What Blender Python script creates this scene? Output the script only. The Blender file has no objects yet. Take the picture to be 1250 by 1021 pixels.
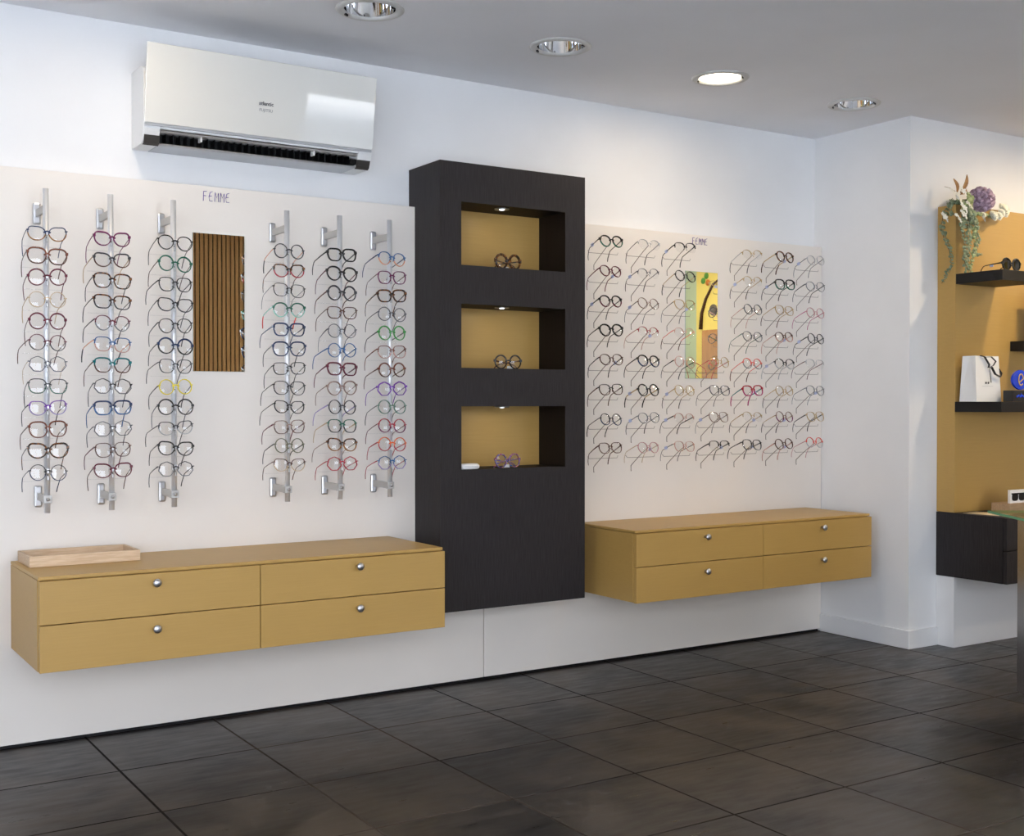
import bpy, bmesh, math, random
from math import sin, cos, pi, radians
from mathutils import Vector, Matrix
random.seed(7)
S = bpy.context.scene
COL = S.collection

# ------------------------------------------------------------------ camera, world, light, exposure
cd = bpy.data.cameras.new('camera'); cam = bpy.data.objects.new('camera', cd); COL.objects.link(cam)
cam.location = (0, 0, 1.1618)
cam.rotation_euler = (pi/2 - .01262, 0, -.573605)
cd.sensor_fit = 'HORIZONTAL'; cd.sensor_width = 36; cd.lens = 36*1468.1/1250
cd.shift_x = -10.5/1250; cd.clip_start = .05; cd.clip_end = 200
S.camera = cam
vs = S.view_settings
vs.view_transform = 'Standard'; vs.look = 'None'; vs.gamma = 1; vs.use_curve_mapping = False
vs.exposure = 0.08

W = bpy.data.worlds.new('world'); S.world = W; W.use_nodes = True
wn = W.node_tree.nodes; wl = W.node_tree.links
bg = wn['Background']; bg.inputs[1].default_value = 7.0
tc = wn.new('ShaderNodeTexCoord'); sp = wn.new('ShaderNodeSeparateXYZ'); cr = wn.new('ShaderNodeValToRGB')
wl.new(tc.outputs['Generated'], sp.inputs[0]); wl.new(sp.outputs[2], cr.inputs[0]); wl.new(cr.outputs[0], bg.inputs[0])
cr.color_ramp.elements[0].position = .0; cr.color_ramp.elements[0].color = (.92, .93, 1.0, 1)
cr.color_ramp.elements[1].position = .6; cr.color_ramp.elements[1].color = (.76, .82, 1.0, 1)

YFP = -.7
sl_ = bpy.data.lights.new('sun', 'SUN'); sl_.energy = 27; sl_.angle = .01; sl_.color = (1, .98, .96)
so_ = bpy.data.objects.new('sun', sl_); COL.objects.link(so_); so_.rotation_euler = (-radians(33), 0, radians(-8))   # high sun from behind the building, on the street
def portal(loc, rot, sx, sy):
    l = bpy.data.lights.new('window_portal', 'AREA'); l.shape = 'RECTANGLE'; l.size = sx; l.size_y = sy
    l.cycles.is_portal = True
    o = bpy.data.objects.new('window_portal', l); COL.objects.link(o); o.location = loc; o.rotation_euler = rot
portal((4.41, YFP-.08, 1.085), (pi/2, 0, 0), 1.38, 2.07)
portal((.05, YFP-.08, 1.325), (pi/2, 0, 0), 3.7, 2.05)
portal((-2.68, .45, 1.2), (pi/2, 0, -pi/2), 1.7, 2.3)

def warm_lamp(loc, power, size=.16, col=(1, .80, .55), spread=3.1):
    l = bpy.data.lights.new('lamp_light', 'AREA'); l.shape = 'DISK'; l.size = size; l.energy = power; l.color = col; l.spread = spread
    o = bpy.data.objects.new('lamp_light', l); COL.objects.link(o); o.location = loc
    return o

# ------------------------------------------------------------------ materials
M = {}
def mat(name, col, rough=.5, metal=0, **kw):
    if name in M: return M[name]
    m = bpy.data.materials.new(name); m.use_nodes = True; b = m.node_tree.nodes['Principled BSDF']
    b.inputs['Base Color'].default_value = (*col, 1); b.inputs['Roughness'].default_value = rough; b.inputs['Metallic'].default_value = metal
    for k, v in kw.items(): b.inputs[k.replace('_', ' ')].default_value = v
    M[name] = m; return m
def noise_mat(name, c1, c2, scale, stretch=(1, 1, 1), rough=.5, bump=0, lo=.35, hi=.65, detail=4, metal=0, bdist=.001):
    m = mat(name, c1, rough, metal); N = m.node_tree.nodes; L = m.node_tree.links; b = N['Principled BSDF']
    t = N.new('ShaderNodeTexCoord'); mp = N.new('ShaderNodeMapping'); mp.inputs['Scale'].default_value = stretch
    n = N.new('ShaderNodeTexNoise'); n.inputs['Scale'].default_value = scale; n.inputs['Detail'].default_value = detail
    r = N.new('ShaderNodeValToRGB'); e = r.color_ramp.elements
    e[0].position = lo; e[0].color = (*c1, 1); e[1].position = hi; e[1].color = (*c2, 1)
    L.new(t.outputs['Object'], mp.inputs[0]); L.new(mp.outputs[0], n.inputs[0]); L.new(n.outputs[0], r.inputs[0]); L.new(r.outputs[0], b.inputs['Base Color'])
    if bump:
        bp = N.new('ShaderNodeBump'); bp.inputs['Strength'].default_value = bump; bp.inputs['Distance'].default_value = bdist
        L.new(n.outputs[0], bp.inputs['Height']); L.new(bp.outputs[0], b.inputs['Normal'])
    return m
WALL = noise_mat('white_wall_paint', (.80, .80, .80), (.83, .83, .83), 3, rough=.75, bump=.05)
CEIL = noise_mat('ceiling_paint', (.82, .82, .84), (.85, .85, .87), 2, rough=.8)
CREAM = noise_mat('cream_panel_laminate', (.81, .755, .69), (.84, .785, .72), 2, rough=.45)
WHITELAM = mat('white_laminate', (.8, .8, .8), .4)
GOLD = noise_mat('ochre_laminate', (.475, .288, .080), (.495, .302, .086), 40, (.15, 1, 6), rough=.42, bump=.03)
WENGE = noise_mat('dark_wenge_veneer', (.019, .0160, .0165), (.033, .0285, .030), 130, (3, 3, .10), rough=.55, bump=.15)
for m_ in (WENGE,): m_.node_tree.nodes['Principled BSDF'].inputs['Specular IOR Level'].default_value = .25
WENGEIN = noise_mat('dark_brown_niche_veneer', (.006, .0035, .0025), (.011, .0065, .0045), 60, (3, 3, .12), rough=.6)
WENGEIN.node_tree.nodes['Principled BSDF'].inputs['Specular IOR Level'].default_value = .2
OAK = noise_mat('pale_oak_wood', (.60, .42, .26), (.72, .54, .36), 30, (.6, 6, 6), rough=.5, bump=.1)
STEEL = mat('satin_steel', (.55, .55, .56), .36, 1)
ALU = mat('brushed_aluminium', (.80, .81, .83), .38, .55)
GREYPL = mat('grey_bracket_paint', (.48, .47, .45), .4, .3)
CHROME = mat('chrome', (.85, .86, .88), .05, 1)
BLACK = mat('black_plastic', (.006, .006, .007), .45, Specular_IOR_Level=.3)
BLACKV = mat('black_shelf_lacquer', (.009, .008, .008), .5, Specular_IOR_Level=.3)
ACW = mat('air_conditioner_white', (.78, .78, .77), .3)
ACG = mat('glossy_ivory_panel', (.76, .75, .70), .04, 0, Coat_Weight=.6, Coat_Roughness=.02)
ACS = mat('air_conditioner_silver', (.5, .51, .53), .3, .4)
TRIMW = mat('downlight_white_ring', (.62, .61, .58), .4)
INK = mat('violet_ink', (.09, .04, .28), .6)
DARKINK = mat('dark_print', (.06, .06, .07), .5)
PAPER = mat('paper_white', (.82, .81, .79), .55)
CREAMPAPER = mat('cream_paper', (.75, .62, .42), .6)
RIBBON = mat('black_ribbon', (.012, .012, .016), .3)
SILVERPAINT = mat('metal_desk_side', (.42, .42, .44), .22, .9)
def glassy(name, tint, ior=1.5, trans=1.0, rough=0.0):
    m = bpy.data.materials.new(name); m.use_nodes = True; N = m.node_tree.nodes; L = m.node_tree.links
    N.clear(); out = N.new('ShaderNodeOutputMaterial'); mx = N.new('ShaderNodeMixShader'); fr = N.new('ShaderNodeFresnel'); fr.inputs[0].default_value = ior
    t = N.new('ShaderNodeBsdfTransparent'); t.inputs[0].default_value = (*tint, 1); g = N.new('ShaderNodeBsdfGlossy'); g.inputs['Roughness'].default_value = rough
    ge = N.new('ShaderNodeNewGeometry'); iv = N.new('ShaderNodeMath'); iv.operation = 'SUBTRACT'; iv.inputs[0].default_value = 1; L.new(ge.outputs['Backfacing'], iv.inputs[1])
    ml = N.new('ShaderNodeMath'); ml.operation = 'MULTIPLY'; L.new(fr.outputs[0], ml.inputs[0]); L.new(iv.outputs[0], ml.inputs[1])
    L.new(ml.outputs[0], mx.inputs[0]); L.new(t.outputs[0], mx.inputs[1]); L.new(g.outputs[0], mx.inputs[2]); L.new(mx.outputs[0], out.inputs[0])
    M[name] = m; return m
LENS = glassy('clear_lens', (.985, .985, .985), 1.8)
SUNLENS = glassy('dark_sun_lens', (.08, .07, .07), 1.6)
ACRYL = glassy('clear_acrylic', (.97, .97, .97), 1.45)
PANE = glassy('window_glass', (.97, .985, .98), 1.45)
DESKGLASS = glassy('green_desk_glass', (.80, .93, .86), 1.5)
GREENEDGE = mat('green_glass_edge', (.10, .36, .20), .15)
MIRROR = mat('mirror_silver', (.93, .95, .93), .01, 1)
def emit(name, col, s):
    m = bpy.data.materials.new(name); m.use_nodes = True; b = m.node_tree.nodes['Principled BSDF']
    b.inputs['Emission Color'].default_value = (*col, 1); b.inputs['Emission Strength'].default_value = s; M[name] = m; return m
LAMP = emit('lit_lamp_glass', (1, .86, .62), 9)
LAMPS = emit('lit_spot_glass', (.9, .95, 1.0), 3)

# tiled floor
TX, TY, TS = .989, 4.3094, .45
def floor_material():
    m = bpy.data.materials.new('dark_stone_tiles'); m.use_nodes = True; N = m.node_tree.nodes; L = m.node_tree.links; b = N['Principled BSDF']
    t = N.new('ShaderNodeTexCoord'); mp = N.new('ShaderNodeMapping'); mp.vector_type = 'POINT'
    mp.inputs['Location'].default_value = (-TX/TS, -TY/TS, 0); mp.inputs['Scale'].default_value = (1/TS, 1/TS, 1)
    L.new(t.outputs['Object'], mp.inputs[0])
    fr = N.new('ShaderNodeVectorMath'); fr.operation = 'FRACTION'; L.new(mp.outputs[0], fr.inputs[0])
    fl = N.new('ShaderNodeVectorMath'); fl.operation = 'FLOOR'; L.new(mp.outputs[0], fl.inputs[0])
    s = N.new('ShaderNodeSeparateXYZ'); L.new(fr.outputs[0], s.inputs[0])
    def edge(o):
        a = N.new('ShaderNodeMath'); a.operation = 'PINGPONG'; a.inputs[1].default_value = .5; L.new(o, a.inputs[0])
        # pingpong of 0..1 with scale .5 -> distance to nearest tile edge
        return a.outputs[0]
    mn = N.new('ShaderNodeMath'); mn.operation = 'MINIMUM'; L.new(edge(s.outputs[0]), mn.inputs[0]); L.new(edge(s.outputs[1]), mn.inputs[1])
    gr = N.new('ShaderNodeMapRange'); gr.inputs[1].default_value = .006; gr.inputs[2].default_value = .0105; L.new(mn.outputs[0], gr.inputs[0])
    wnz = N.new('ShaderNodeTexWhiteNoise'); L.new(fl.outputs[0], wnz.inputs[0])
    add = N.new('ShaderNodeVectorMath'); add.operation = 'ADD'
    sc = N.new('ShaderNodeVectorMath'); sc.operation = 'SCALE'; sc.inputs['Scale'].default_value = 9; L.new(wnz.outputs['Color'], sc.inputs[0])
    L.new(mp.outputs[0], add.inputs[0]); L.new(sc.outputs[0], add.inputs[1])
    n1 = N.new('ShaderNodeTexNoise'); n1.inputs['Scale'].default_value = 1.3; n1.inputs['Detail'].default_value = 6; n1.inputs['Distortion'].default_value = .6; L.new(add.outputs[0], n1.inputs[0])
    m2 = N.new('ShaderNodeMapping'); m2.inputs['Scale'].default_value = (1, 5, 1); L.new(add.outputs[0], m2.inputs[0])
    n2 = N.new('ShaderNodeTexNoise'); n2.inputs['Scale'].default_value = 3; n2.inputs['Detail'].default_value = 8; n2.inputs['Roughness'].default_value = .65; L.new(m2.outputs[0], n2.inputs[0])
    r = N.new('ShaderNodeValToRGB'); e = r.color_ramp.elements
    e[0].position = .38; e[0].color = (.010, .009, .0095, 1); e[1].position = .62; e[1].color = (.052, .041, .032, 1)
    L.new(n1.outputs[0], r.inputs[0])
    r2 = N.new('ShaderNodeMapRange'); r2.inputs[3].default_value = .5; r2.inputs[4].default_value = 1.5; r2.inputs[1].default_value = .3; r2.inputs[2].default_value = .7; L.new(n2.outputs[0], r2.inputs[0])
    mul = N.new('ShaderNodeMix'); mul.data_type = 'RGBA'; mul.blend_type = 'MULTIPLY'; mul.inputs[0].default_value = 1
    L.new(r.outputs[0], mul.inputs[6]); L.new(r2.outputs[0], mul.inputs[7])
    mx = N.new('ShaderNodeMix'); mx.data_type = 'RGBA'
    n3 = N.new('ShaderNodeTexNoise'); n3.inputs['Scale'].default_value = .8; L.new(t.outputs['Object'], n3.inputs[0])
    r3 = N.new('ShaderNodeValToRGB'); r3.color_ramp.elements[0].position = .5; r3.color_ramp.elements[0].color = (.009, .008, .007, 1); r3.color_ramp.elements[1].position = .64; r3.color_ramp.elements[1].color = (.085, .066, .048, 1)
    L.new(n3.outputs[0], r3.inputs[0]); L.new(r3.outputs[0], mx.inputs[6])
    L.new(gr.outputs[0], mx.inputs[0]); L.new(mul.outputs[2], mx.inputs[7]); L.new(mx.outputs[2], b.inputs['Base Color'])
    rr = N.new('ShaderNodeMapRange'); rr.inputs[1].default_value = .3; rr.inputs[2].default_value = .7; rr.inputs[3].default_value = .26; rr.inputs[4].default_value = .5; L.new(n2.outputs[0], rr.inputs[0]); 
    rm = N.new('ShaderNodeMix'); rm.data_type = 'FLOAT'; rm.inputs[2].default_value = .8; L.new(gr.outputs[0], rm.inputs[0]); L.new(rr.outputs[0], rm.inputs[3]); L.new(rm.outputs[0], b.inputs['Roughness'])
    sm = N.new('ShaderNodeMath'); sm.operation = 'MULTIPLY_ADD'; sm.inputs[1].default_value = .38; sm.inputs[2].default_value = .12; L.new(gr.outputs[0], sm.inputs[0]); L.new(sm.outputs[0], b.inputs['Specular IOR Level'])
    bp = N.new('ShaderNodeBump'); bp.inputs['Distance'].default_value = .0015; bp.inputs['Strength'].default_value = .5; L.new(gr.outputs[0], bp.inputs['Height'])
    bp2 = N.new('ShaderNodeBump'); bp2.inputs['Distance'].default_value = .001; bp2.inputs['Strength'].default_value = .25; L.new(n2.outputs[0], bp2.inputs['Height']); L.new(bp.outputs[0], bp2.inputs['Normal'])
    L.new(bp2.outputs[0], b.inputs['Normal'])
    return m
FLOOR = floor_material()

# ------------------------------------------------------------------ mesh helpers
class MB:
    """collects shapes into one mesh"""
    def __init__(s): s.v = []; s.f = []; s.m = []; s.sm = []
    def add(s, vs, fs, mi=0, smooth=False, T=None):
        n = len(s.v)
        s.v += [tuple(T @ Vector(p)) if T is not None else tuple(p) for p in vs]
        for f in fs: s.f.append(tuple(n+i for i in f)); s.m.append(mi); s.sm.append(smooth)
        return s
    def box(s, x0, x1, y0, y1, z0, z1, mi=0, T=None):
        vs = [(x, y, z) for x in (x0, x1) for y in (y0, y1) for z in (z0, z1)]
        return s.add(vs, [(0, 1, 3, 2), (4, 6, 7, 5), (0, 4, 5, 1), (2, 3, 7, 6), (0, 2, 6, 4), (1, 5, 7, 3)], mi, False, T)
    def prism(s, poly, a, b, axis='x', mi=0, T=None):
        n = len(poly)
        def P(q, t): return {'x': (t, q[0], q[1]), 'y': (q[0], t, q[1]), 'z': (q[0], q[1], t)}[axis]
        vs = [P(q, a) for q in poly] + [P(q, b) for q in poly]
        fs = [tuple(range(n))[::-1], tuple(range(n, 2*n))] + [(i, (i+1) % n, n+(i+1) % n, n+i) for i in range(n)]
        return s.add(vs, fs, mi, False, T)
    def lathe(s, prof, n=24, mi=0, T=None, smooth=True, caps=True):   # prof: (r, z)
        vs = []; fs = []
        for r, z in prof:
            for k in range(n): vs.append((r*cos(2*pi*k/n), r*sin(2*pi*k/n), z))
        for j in range(len(prof)-1):
            for k in range(n):
                k2 = (k+1) % n; fs.append((j*n+k, j*n+k2, (j+1)*n+k2, (j+1)*n+k))
        if caps and prof[0][0] > 1e-6: fs.append(tuple(range(n))[::-1])
        if caps and prof[-1][0] > 1e-6: fs.append(tuple((len(prof)-1)*n+k for k in range(n)))
        return s.add(vs, fs, mi, smooth, T)
    def sweep(s, path, rads, n=8, mi=0, T=None, up=(0, 0, 1), ang0=0, closed=False, cap=True):
        """elliptical tube: rads = list of (half width, half height)"""
        vs = []; fs = []; K = len(path); up = Vector(up)
        for i, p in enumerate(path):
            p = Vector(p)
            if closed: d = Vector(path[(i+1) % K]) - Vector(path[i-1])
            else: d = Vector(path[min(i+1, K-1)]) - Vector(path[max(i-1, 0)])
            d.normalize(); side = d.cross(up)
            if side.length < 1e-4: side = d.cross(Vector((1, 0, .01)))
            side.normalize(); u2 = side.cross(d)
            a, b = rads[i] if isinstance(rads[0], (tuple, list)) else rads
            for k in range(n):
                t = 2*pi*k/n + ang0; vs.append(p + side*a*cos(t) + u2*b*sin(t))
        R = K if closed else K-1
        for i in range(R):
            j = (i+1) % K
            for k in range(n): fs.append((i*n+k, i*n+(k+1) % n, j*n+(k+1) % n, j*n+k))
        if cap and not closed: fs += [tuple(range(n))[::-1], tuple((K-1)*n+k for k in range(n))]
        return s.add(vs, fs, mi, True, T)
    def build(s, name, mats, parent=None, bevel=0, loc=None, rot=None, fixn=True):
        me = bpy.data.meshes.new(name); me.from_pydata(s.v, [], s.f)
        for m in (mats if isinstance(mats, (list, tuple)) else [mats]): me.materials.append(m)
        me.polygons.foreach_set('material_index', s.m); me.polygons.foreach_set('use_smooth', s.sm); me.update()
        if fixn:
            bm = bmesh.new(); bm.from_mesh(me); bmesh.ops.recalc_face_normals(bm, faces=bm.faces); bm.to_mesh(me); bm.free()
        o = bpy.data.objects.new(name, me); COL.objects.link(o)
        if parent: o.parent = parent
        if loc: o.location = loc
        if rot: o.rotation_euler = rot
        if bevel:
            md = o.modifiers.new('bevel', 'BEVEL'); md.width = bevel; md.segments = 2; md.limit_method = 'ANGLE'; md.angle_limit = radians(40)
        return o
def thing(name, label, cat, loc=(0, 0, 0), rot=(0, 0, 0), group=None):
    o = bpy.data.objects.new(name, None); o.empty_display_size = .05; COL.objects.link(o); o.location = loc; o.rotation_euler = rot
    o['label'] = label; o['category'] = cat
    if group: o['group'] = group
    return o
def tag(o, label, cat, group=None):
    o['label'] = label; o['category'] = cat
    if group: o['group'] = group
    return o
def struct(o): o['kind'] = 'structure'; return o
def Tr(loc=(0, 0, 0), rx=0, ry=0, rz=0):
    return Matrix.Translation(loc) @ Matrix.Rotation(rz, 4, 'Z') @ Matrix.Rotation(ry, 4, 'Y') @ Matrix.Rotation(rx, 4, 'X')

# ------------------------------------------------------------------ the room
D, DW, H = 4.307, 4.362, 2.509         # panel face, wall face, ceiling
XL, XR, YF = -2.6, 7.0, -.7           # left wall, right wall, wall behind the camera
XC, YC = 4.607, 3.761                  # pillar corner
struct(MB().box(XL-.1, XR+.1, YF-.1, DW+.1, -.1, 0).build('floor', FLOOR))
# ceiling with round cut-outs for the recessed downlights
LX = [.21, 1.01, 1.81, 2.603, 3.41, 4.213]; LY = 3.752; LR = .098
cb = MB(); c0, c1 = LX[0]-.39, LX[-1]+.35
def quad(x0, x1, y0, y1): cb.add([(x0, y0, H), (x1, y0, H), (x1, y1, H), (x0, y1, H)], [(0, 3, 2, 1)])
quad(XL-.1, XR+.1, YF-.1, LY-.3); quad(XL-.1, XR+.1, LY+.3, DW+.1)
prev = XL-.1
for x in LX:
    if x-.3 > prev: quad(prev, x-.3, LY-.3, LY+.3)
    n = 32; vs = []
    for k in range(n):
        t = 2*pi*k/n; c, s_ = cos(t), sin(t); q = .3/max(abs(c), abs(s_))
        vs += [(x+LR*c, LY+LR*s_, H), (x+q*c, LY+q*s_, H)]
    cb.add(vs, [(2*k, 2*((k+1) % n), 2*((k+1) % n)+1, 2*k+1) for k in range(n)])
    prev = x+.3
quad(prev, XR+.1, LY-.3, LY+.3)
cb.box(XL-.1, XR+.1, YF-.1, DW+.1, H+.25, H+.3)
struct(cb.build('ceiling', CEIL, fixn=False))
struct(MB().box(XL-.1, XR+.1, DW, DW+.1, 0, H+.25).build('wall_back', WALL))
struct(MB().box(XC, XR, YC, DW, 0, H).build('wall_pillar', WALL))
struct(MB().prism([(XC-.012, 4.307), (XC-.012, YC-.012), (4.806, YC-.012), (4.806, YC), (XC, YC), (XC, 4.307)], 0, .088, 'z').build('baseboard_pillar', WHITELAM, bevel=.003))
def holed_wall(name, axis, a0, a1, p0, p1, holes, m=WALL):
    """wall slab along axis from a0 to a1, thickness p0..p1, with window holes (u0,u1,z0,z1)"""
    b = MB(); us = sorted({a0, a1, *[h[0] for h in holes], *[h[1] for h in holes]})
    for u0, u1 in zip(us, us[1:]):
        hs = [h for h in holes if h[0] <= u0+1e-6 and h[1] >= u1-1e-6]
        zr = [(0, H)] if not hs else [(0, hs[0][2]), (hs[0][3], H)]
        for z0, z1 in zr:
            if z1-z0 > 1e-4:
                if axis == 'x': b.box(u0, u1, p0, p1, z0, z1)
                else: b.box(p0, p1, u0, u1, z0, z1)
    return struct(b.build(name, m))
FW = [(-1.8, 1.9, .3, 2.35), (3.72, 5.1, .05, 2.12)]
LW = [(-.4, 1.3, .05, 2.35)]
holed_wall('wall_front', 'x', XL-.1, XR+.1, YF-.1, YF, FW)
holed_wall('wall_left', 'y', YF, DW, XL-.1, XL, LW)
GREENWALL = mat('pale_green_paint', (.50, .58, .36), .7); YELLOWWALL = mat('yellow_paint', (.84, .66, .16), .7)
rw = MB(); rw.box(XR, XR+.1, YF, .60, 0, H, 0); rw.box(XR, XR+.1, .60, 1.6, 0, H, 1); rw.box(XR, XR+.1, 1.6, DW, 0, H, 2)
struct(rw.build('wall_right', [GREENWALL, YELLOWWALL, WALL]))
FRAMEM = mat('window_frame_grey', (.25, .26, .27), .4)
def window(i, axis, p, u0, u1, z0, z1, n):
    w = bpy.data.objects.new('window_%d' % i, None); COL.objects.link(w); struct(w); w.location = ((u0+u1)/2, p, z0) if axis == 'x' else (p, (u0+u1)/2, z0)
    f = MB(); L = (u1-u0)/2; Hh = z1-z0
    def bx(a, b, c, d):
        if axis == 'x': f.box(a, b, -.03, .03, c, d)
        else: f.box(-.03, .03, a, b, c, d)
    bx(-L, L, 0, .06); bx(-L, L, Hh-.06, Hh)
    for k in range(n+1):
        u = -L+2*L*k/n; bx(max(-L, u-.03), min(L, u+.03), .06, Hh-.06)
    f.build('window_frame', FRAMEM, w)
    g = MB()
    if axis == 'x': g.box(-L+.02, L-.02, -.004, .004, .03, Hh-.03)
    else: g.box(-.004, .004, -L+.02, L-.02, .03, Hh-.03)
    g.build('window_pane', PANE, w)
window(1, 'x', YF-.05, *FW[0], 3); window(2, 'x', YF-.05, *FW[1], 2); window(3, 'y', XL-.05, *LW[0], 3)
# pavement outside
struct(MB().box(-30, 30, -30, 20, -.25, -.12).build('trim_pavement', noise_mat('pavement', (.47, .50, .55), (.54, .57, .62), 2, rough=.9)))

# cladding panels on the back wall, with a gap at the foot
PZ = 1.951; CX0, CX1 = 2.277, 2.972
pl = MB().prism([(XL, .012), (2.597, .012), (2.597, .334), (CX0-.001, .334), (CX0-.001, PZ), (XL, PZ)], D, DW-.001, 'y')
pr = MB().prism([(2.601, .012), (4.604, .012), (4.604, PZ), (CX1+.001, PZ), (CX1+.001, .334), (2.601, .334)], D, DW-.001, 'y')
lp = pl.build('eyewear_display_wall', CREAM, bevel=.0015)
tag(lp, 'cream wall cladding board behind the six silver eyeglass rails', 'display wall')
rp = thing('eyewear_display_wall', 'cream wall cladding board carrying the rows of wire pegs', 'display wall', (3.8, DW, 0))
prb = MB(); prb.add([(v[0]-3.8, v[1]-DW, v[2]) for v in pr.v], pr.f); prb.build('panel_board', CREAM, rp, bevel=.0015)
struct(MB().box(XL, XC-.013, D+.012, DW, 0, .0115).build('baseboard_shade_strip', BLACK))  # black strip paints the shade in the gap under the panels

# handwriting drawn with a marker
def marker(parent, name, x, z, w, h, y, label=None, slant=-.0):
    b = MB(); LW_ = {'F': [[(0, 0), (.05, 1)], [(.05, 1), (.75, 1.05)], [(.05, .55), (.6, .55)]],
          'E': [[(.75, 1.05), (.25, .95), (.0, .5), (.1, .05), (.75, .05)], [(.05, .55), (.6, .58)]],
          'M': [[(0, 0), (.12, 1), (.45, .45), (.85, .95), (.85, 0)]]}
    cw = w/5
    for i, ch in enumerate('FEMME'):
        for st in LW_[ch]:
            pts = [(x+(i+q[0]*.82)*cw, y, z-slant*i*cw+q[1]*h) for q in st]
            b.sweep(pts, (.0018, .0012), 6)
    return b.build(name, INK, parent)
for x_, z_, w_, h_, l_ in ((1.409, 1.897, .105, .034, 'violet handwritten FEMME on the left board, above the slat-reflecting mirror'), (3.742, 1.906, .097, .030, 'violet handwritten FEMME on the right board, above its mirror')):
    o = marker(None, 'handwritten_lettering', 0, 0, w_, h_, 0); o.location = (x_, D-.0006, z_); tag(o, l_, 'lettering', 'handwritten words on the display walls')

# mirrors
def mirror(x0, x1, label):
    t = thing('wall_mirror', label, 'mirror', ((x0+x1)/2, D, 1.276))
    w = (x1-x0)/2
    MB().box(-w, w, -.005, 0, 0, .503).build('mirror_back', mat('mirror_edge', (.45, .52, .48), .2), t)
    MB().box(-w+.001, w-.001, -.0056, -.0051, .001, .502).build('mirror_glass', MIRROR, t)
mirror(1.368, 1.562, 'tall narrow mirror between the eyeglass rails, reflecting wooden slats')
mirror(3.696, 3.895, 'tall narrow mirror on right panel, reflecting a yellow wall')

# ------------------------------------------------------------------ tall dark niche column
cx = (CX0+CX1)/2; CY = 4.102
col = thing('niche_column', 'tall dark wenge wall unit with three open lit niches', 'display unit', (cx, CY, .340))
NX0, NX1, NB = 2.373, 2.871, 4.300
NZ = [(.897, 1.148), (1.300, 1.552), (1.705, 1.953)]; ZT = 2.107; ZB = .340
b = MB(); xs = [CX0, NX0, NX1, CX1]; zs = [ZB] + [z for p in NZ for z in p] + [ZT]
for i in range(3):
    for j in range(len(zs)-1):
        if i == 1 and j % 2 == 1: continue
        b.add([(xs[i]-cx, 0, zs[j]-ZB), (xs[i+1]-cx, 0, zs[j]-ZB), (xs[i+1]-cx, 0, zs[j+1]-ZB), (xs[i]-cx, 0, zs[j+1]-ZB)], [(0, 1, 2, 3)], 0)
bk = DW-CY-.001
A, B_ = CX0-cx, CX1-cx; Zt = ZT-ZB
b.add([(A, 0, 0), (A, 0, Zt), (A, bk, Zt), (A, bk, 0)], [(0, 1, 2, 3)]); b.add([(B_, 0, 0), (B_, bk, 0), (B_, bk, Zt), (B_, 0, Zt)], [(0, 1, 2, 3)])
b.add([(A, 0, Zt), (B_, 0, Zt), (B_, bk, Zt), (A, bk, Zt)], [(0, 1, 2, 3)]); b.add([(A, 0, 0), (A, bk, 0), (B_, bk, 0), (B_, 0, 0)], [(0, 1, 2, 3)])
b.add([(A, bk, 0), (A, bk, Zt), (B_, bk, Zt), (B_, bk, 0)], [(0, 1, 2, 3)])
b.build('carcass', WENGE, col, fixn=False)
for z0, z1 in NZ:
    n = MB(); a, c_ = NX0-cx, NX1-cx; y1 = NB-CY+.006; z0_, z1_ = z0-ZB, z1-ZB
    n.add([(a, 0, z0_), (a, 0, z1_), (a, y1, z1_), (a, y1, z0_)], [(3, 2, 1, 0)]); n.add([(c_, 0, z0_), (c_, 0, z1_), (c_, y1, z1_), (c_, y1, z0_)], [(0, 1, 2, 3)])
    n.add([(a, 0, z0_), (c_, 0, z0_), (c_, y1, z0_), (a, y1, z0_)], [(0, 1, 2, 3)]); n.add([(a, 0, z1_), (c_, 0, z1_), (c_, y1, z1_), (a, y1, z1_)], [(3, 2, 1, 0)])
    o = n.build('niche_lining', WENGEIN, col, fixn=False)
    MB().box(a, c_, y1-.008, y1-.001, z0_, z1_).build('niche_back', GOLD, col)['label'] = 'ochre back panel'
    sp_ = MB().lathe([(.030, 0), (.030, -.004), (.022, -.005), (.020, -.002), (.0, -.002)], 24, 0).build('niche_spotlight', STEEL, col, loc=(-.025, .062, z1_-.0005))
    MB().lathe([(.0, -.0005), (.012, -.0005), (.010, -.006), (0, -.007)], 16).build('bulb', LAMPS, sp_, loc=(0, 0, 0))
    warm_lamp((cx-.025, CY+.062, z1-.012), .10, .03, (1, .90, .74), 3.1)

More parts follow.
